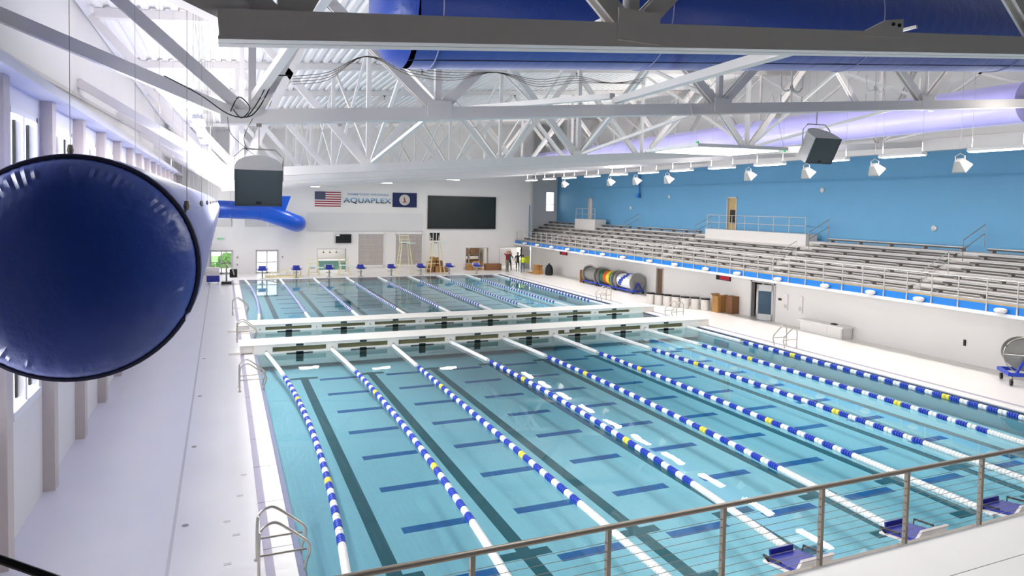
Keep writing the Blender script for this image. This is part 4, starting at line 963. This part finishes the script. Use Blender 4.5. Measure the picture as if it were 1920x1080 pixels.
# large grey reel at the right edge
n0=len(C.objects)
o=thing('rope_reel','large grey rope reel on blue cart at the right edge','reel cart',(13.9,6.3,0))
MB().lathe([(.56,-.02),(.56,.02)],(13.9,6.55,1.05),(.75,.66,0),36).build('flange_disc','reel_grey',o,True); MB().lathe([(.56,-.02),(.56,.02)],(14.4,7.0,1.05),(.75,.66,0),36).build('flange_disc','reel_grey',o,True)
ax_=Vector((.75,.66,0)).normalized(); m_=MB(); rg=m_.ring((13.86,6.5,1.05),ax_,.64,37); m_.tube(rg[:]+[rg[0]],.02,6); m_.build('hand_wheel','stainless',o,True)
for k_ in range(3):
    a=k_*2*PI/3; u_=Vector((-.66,.75,0)).normalized(); p=Vector((13.84,6.48,1.05)); MB().tube([p,p+.62*(u_*math.cos(a)+Vector((0,0,1))*math.sin(a))],.02,6).build('spoke','stainless',o)
MB().tube([(13.7,6.35,1.05),(14.5,7.1,1.05)],.06,8).build('axle','stainless',o)
for a,b in (((13.2,6.6,.42),(14.4,5.9,.42)),((13.9,7.4,.42),(15.0,6.7,.42)),((13.2,6.6,.42),(13.9,7.4,.42)),((14.4,5.9,.42),(15,6.7,.42))): MB().bar(a,b,.1,.12).build('cart_beam','float_blue',o)
MB().bar((13.55,6.6,.42),(13.9,6.45,1.05),.06,.06).build('axle_stand','float_blue',o); MB().bar((14.3,6.2,.42),(13.9,6.5,1.05),.06,.06).build('axle_stand','float_blue',o)
for x,y in ((13.3,6.6),(14.4,5.95),(14.0,7.35),(14.9,6.7)): MB().lathe([(.12,-.04),(.12,.04)],(x,y,.14),(.66,-.75,0),12).build('castor','black',o,True); MB().b2((x-.03,y-.03,.14),(x+.03,y+.03,.42)).build('castor_fork','stainless',o)
MB().b2((13.7,5.7,.08),(14.2,6.1,.4)).build('tool_tray','teal_counter',o)
o.location.x += .5; o.location.y -= .1
# white counter at right wall
ct_=thing('service_counter','long white counter against the right wall with a small dark box on top','counter',(15.4,16,0))
MB().b2((15.25,14.75,0),(15.85,17.3,.5)).build('cabinet','white_paint',ct_); MB().b2((15.12,14.65,.5),(15.88,17.4,.57)).build('top','white_paint',ct_); MB().b2((15.14,14.7,0),(15.2,14.78,.5)).build('leg','frame_grey',ct_)
for k_ in range(3): MB().b2((15.235,14.85+.82*k_,.06),(15.25,15.6+.82*k_,.46)).build('door_panel','wall_white',ct_)
tag(MB().b2((15.4,15.3,.57),(15.55,15.6,.62)).b2((15.43,15.34,.62),(15.52,15.5,.64)).build('tape_dispenser','black'),'small dark gadget lying on the white counter','gadget')
# red timing displays under the stand
for i,(y0,y1) in enumerate(((23.2,24.4),(43.7,45.0),(3.0,4.0))):
    o=thing('timing_clock','red digit timing display on the right wall, %s'%('above the bins','near the people','near the right edge')[i],'clock',(XR,(y0+y1)/2,1.8),'timing displays')
    MB().b2((XR-.09,y0,1.8),(XR,y1,2.1)).build('housing','black',o); MB().b2((XR-.1,y0+.04,1.84),(XR-.09,y1-.35,2.06)).build('display','led_red',o)
for i,y in enumerate((18.9,17.9)):
    o=thing('wall_station','pale slim station box on the right wall, %s'%('nearer to the open door','farther from the open door')[i],'wall box',(XR,y,.9),'wall stations'); MB().b2((XR-.08,y-.12,.75),(XR,y+.12,1.6)).build('box','flag_white',o); MB().b2((XR-.1,y-.07,.85),(XR-.08,y+.07,1.05)).build('handle','frame_grey',o)
tag(MB().b2((XR-.04,19.25,1.2),(XR,19.45,1.32)).b2((XR-.05,19.3,1.23),(XR-.04,19.4,1.29)).build('door_plate','black'),'small dark plate on the wall right of the open door','plate')
tag(MB().lathe([(.05,-.02),(.05,.02)],(XR-.02,9.5,.85),(1,0,0),10).b2((XR-.05,9.46,.70),(XR,9.54,.95)).build('hose_outlet','black'),'small black outlet low on the right wall near the reel','outlet')
sm=None
for i,(y,z) in enumerate(((39.5,6.0),(34.3,6.9),(20.1,7.2),(13.5,5.3))):
    o=thing('wall_fixture','small round fixture on the blue wall, %s from the far corner'%ORD[i],'fixture',(XB,y,z),'blue wall fixtures'); MB().lathe([(.14,0),(.14,.05),(.08,.09)],(XB,y,z),(-1,0,0),12).build('body','frame_grey',o,True); MB().lathe([(.05,0),(.03,.03)],(XB-.09,y,z),(-1,0,0),8).build('lens','flag_white',o,True)
o=thing('blue_drop_pipe','blue pipe drop with valve on the blue wall','pipe',(XB-.1,38.2,7.0)); MB().tube([(XB-.14,38.2,8.9),(XB-.14,38.2,7.1)],.06,8).build('pipe','blue_fascia',o); MB().lathe([(.16,0),(.2,.1),(.16,.3)],(XB-.22,38.2,6.85),n=10).build('valve','blue_fascia',o,True)

# ------------------------------------------------------------------ people on the far deck
def person(label, loc, rz, ht, mats, pose, hairm):
    top,bottom,skin=mats; s=ht/1.78
    V=[];E=[];Rd=[]
    def v(p,r,par=None):
        V.append(Vector(p)); Rd.append(r); i=len(V)-1
        if par is not None: E.append((par,i))
        return i
    pel=v((0,0,.95),(.15,.11)); ab=v((0,.0,1.10),(.14,.105),pel); ch=v((0,0,1.30),(.165,.115),ab); sh_=v((0,.01,1.43),(.13,.09),ch); nk=v((0,.01,1.51),(.055,.055),sh_)
    hd=v((0,-.01,1.60),(.078,.088),nk); h2=v((0,-.015,1.70),(.082,.095),hd); v((0,0,1.765),(.05,.06),h2)
    v((0,-.105,1.615),(.016,.016),hd)
    for sd in (-1,1): v((sd*.088,.0,1.635),(.012,.02),hd)
    for sd in (-1,1):
        hp_=v((sd*.095,0,.90),(.095,.095),pel); kn=v((sd*.105+pose.get('spread',0)*sd,-.02,.50),(.062,.065),hp_); an=v((sd*.11+pose.get('spread',0)*sd*1.4,.02,.09),(.042,.045),kn); v((sd*.12+pose.get('spread',0)*sd*1.4,-.13,.045),(.042,.035),an)
        el,wr=pose['R' if sd>0 else 'L']
        s0=v((sd*.19,.01,1.42),(.062,.06),sh_); e=v(el,(.045,.045),s0); w=v(wr,(.03,.028),e)
        d_=(Vector(wr)-Vector(el)).normalized(); pm2=Vector(wr)+d_*.06; p=v(pm2,(.036,.02),w)
        side=d_.cross(Vector((0,1,0))); side=side.normalized() if side.length>.1 else Vector((1,0,0))
        for k_,(o_,l_) in enumerate(((-.03,.07),(-.01,.085),(.01,.08),(.03,.06))):
            a=v(pm2+side*o_+d_*.045,(.009,.009),p); v(pm2+side*o_*1.1+d_*(.045+l_*.6)+Vector((0,-.02,0)),(.008,.008),a)
        t_=v(Vector(wr)+side*-.05+d_*.04,(.010,.010),w); v(Vector(wr)+side*-.065+d_*.08,(.009,.009),t_)
    me=bpy.data.meshes.new('skeleton'); me.from_pydata([tuple(p*s) for p in V],E,[]); ob=bpy.data.objects.new('skel',me); C.objects.link(ob)
    md=ob.modifiers.new('skin','SKIN'); md.use_smooth_shade=True; sb_=ob.modifiers.new('sub','SUBSURF'); sb_.levels=1; sb_.render_levels=1
    for i,d_ in enumerate(me.skin_vertices[0].data): d_.radius=(Rd[i][0]*s,Rd[i][1]*s); d_.use_root=(i==0)
    dg=bpy.context.evaluated_depsgraph_get(); m2=bpy.data.meshes.new_from_object(ob.evaluated_get(dg)); bpy.data.objects.remove(ob)
    m2.materials.clear()
    for m_ in (top,bottom,skin,'black'): m2.materials.append(MATS[m_])
    wr_=[Vector(pose['L'][1])*s,Vector(pose['R'][1])*s]
    for p in m2.polygons:
        c=p.center; z=c.z/s
        hand=any((c-w).length<.15*s for w in wr_)
        arm=any((c-(Vector(pose[k][0])*s*.35+Vector(pose[k][1])*s*.65)).length<.14*s for k in 'LR') and pose.get('short')
        p.material_index=2 if (hand or arm or (z>1.49 and abs(c.x)<.13*s)) else (3 if z<.085 else (1 if z<.98 and abs(c.x)<.24*s else 0))
        p.use_smooth=True
    root=bpy.data.objects.new('person',m2); C.objects.link(root); root.location=loc; root.rotation_euler=(0,0,rz); tag(root,label,'person','people on the far deck')
    hm=MB(); n_=12
    pr_=[(.094,-.02),(.100,.03),(.094,.08),(.06,.12),(.01,.135)]
    hm.lathe([(r*s,h*s) for r,h in pr_],(0,.018*s,1.665*s),n=14); ho=bpy.data.objects.new('hair',hm.mesh('hair',hairm,True)); C.objects.link(ho); ho.parent=root
    fc=MB()
    for sd in (-1,1): fc.box((sd*.032*s,-.108*s,1.645*s),(.022*s,.012*s,.012*s))
    fc.box((0,-.098*s,1.565*s),(.045*s,.012*s,.01*s)); fo=bpy.data.objects.new('facial_features',fc.mesh('facial_features','hair')); C.objects.link(fo); fo.parent=root
    return root
person('person in dark red shirt and khaki trousers with both hands raised to the head',(12.15,48.2,0),.35,1.95,('shirt_red','khaki','skin_a'),{'L':((-.42,-.12,1.50),(-.18,-.16,1.74)),'R':((.42,-.12,1.50),(.18,-.16,1.74)),'short':1},'hair_grey')
person('person in dark teal jacket and black trousers beside the red shirt',(12.68,48.95,0),-.4,1.8,('cloth_teal','cloth_black','skin_a'),{'L':((-.27,.03,1.15),(-.25,-.12,.92)),'R':((.32,-.05,1.18),(.36,-.26,1.05)),'spread':.04},'cloth_teal')
person('person in black clothes reaching one arm up behind the yellow jacket',(13.15,48.1,0),-.2,1.8,('cloth_black','cloth_black','skin_b'),{'L':((-.27,.02,1.15),(-.24,-.1,.92)),'R':((.26,-.05,1.66),(.2,-.08,1.92)),'short':1},'hair')
person('person in bright yellow jacket and grey jeans seen from behind',(13.38,46.7+.8,0),2.9,1.6,('hivis','jeans','skin_b'),{'L':((-.27,.02,1.16),(-.2,-.16,.98)),'R':((.27,.02,1.16),(.2,-.16,.98)),'spread':.03},'hair')
st_=thing('floor_easel','pale folding stand on the deck between the people','stand',(12.95,48.0,0))
for a,b in (((12.7,47.9,0),(12.95,48.1,.45)),((13.1,47.8,0),(12.9,48.1,.45)),((12.65,48.0,.2),(13.15,47.9,.25))): MB().tube([a,b],.02,6).build('strut','bin_white',st_)
# wheelchair-like lift at the left far deck
lf_=thing('pool_lift','black and grey pool lift standing on the far left deck','pool lift',(-11.3,44.0,0))
MB().b2((-11.6,43.6,.05),(-11.0,44.3,.2)).build('base','black',lf_); MB().tube([(-11.3,44,.2),(-11.3,44,1.5)],.06,8).build('mast','rail_steel',lf_); MB().tube([(-11.3,44,1.45),(-10.9,43.6,1.1),(-10.8,43.5,.7)],.05,8).build('arm','rail_steel',lf_); MB().b2((-11.1,43.2,.55),(-10.6,43.6,.62)).build('seat','black',lf_); MB().b2((-11.1,43.6,.6),(-10.6,43.66,1.1)).build('backrest','black',lf_)
for s in (-1,1): MB().lathe([(.12,-.03),(.12,.03)],(-11.3+s*.3,43.65,.12),(1,0,0),10).build('wheel','black',lf_)
bt=thing('storage_cart','pale and blue storage cart behind the end of the left duct','cart',(-12.1,44.5,0)); MB().b2((-12.6,44.2,.15),(-11.75,44.9,.6)).build('lower_bin','block_blue',bt); MB().b2((-12.6,44.2,.6),(-11.75,44.9,1.15)).build('upper_bin','bin_white',bt)
for a in (-12.5,-11.85):
    for b in (44.3,44.8): MB().lathe([(.07,-.02),(.07,.02)],(a,b,.075),(1,0,0),8).build('castor','black',bt)
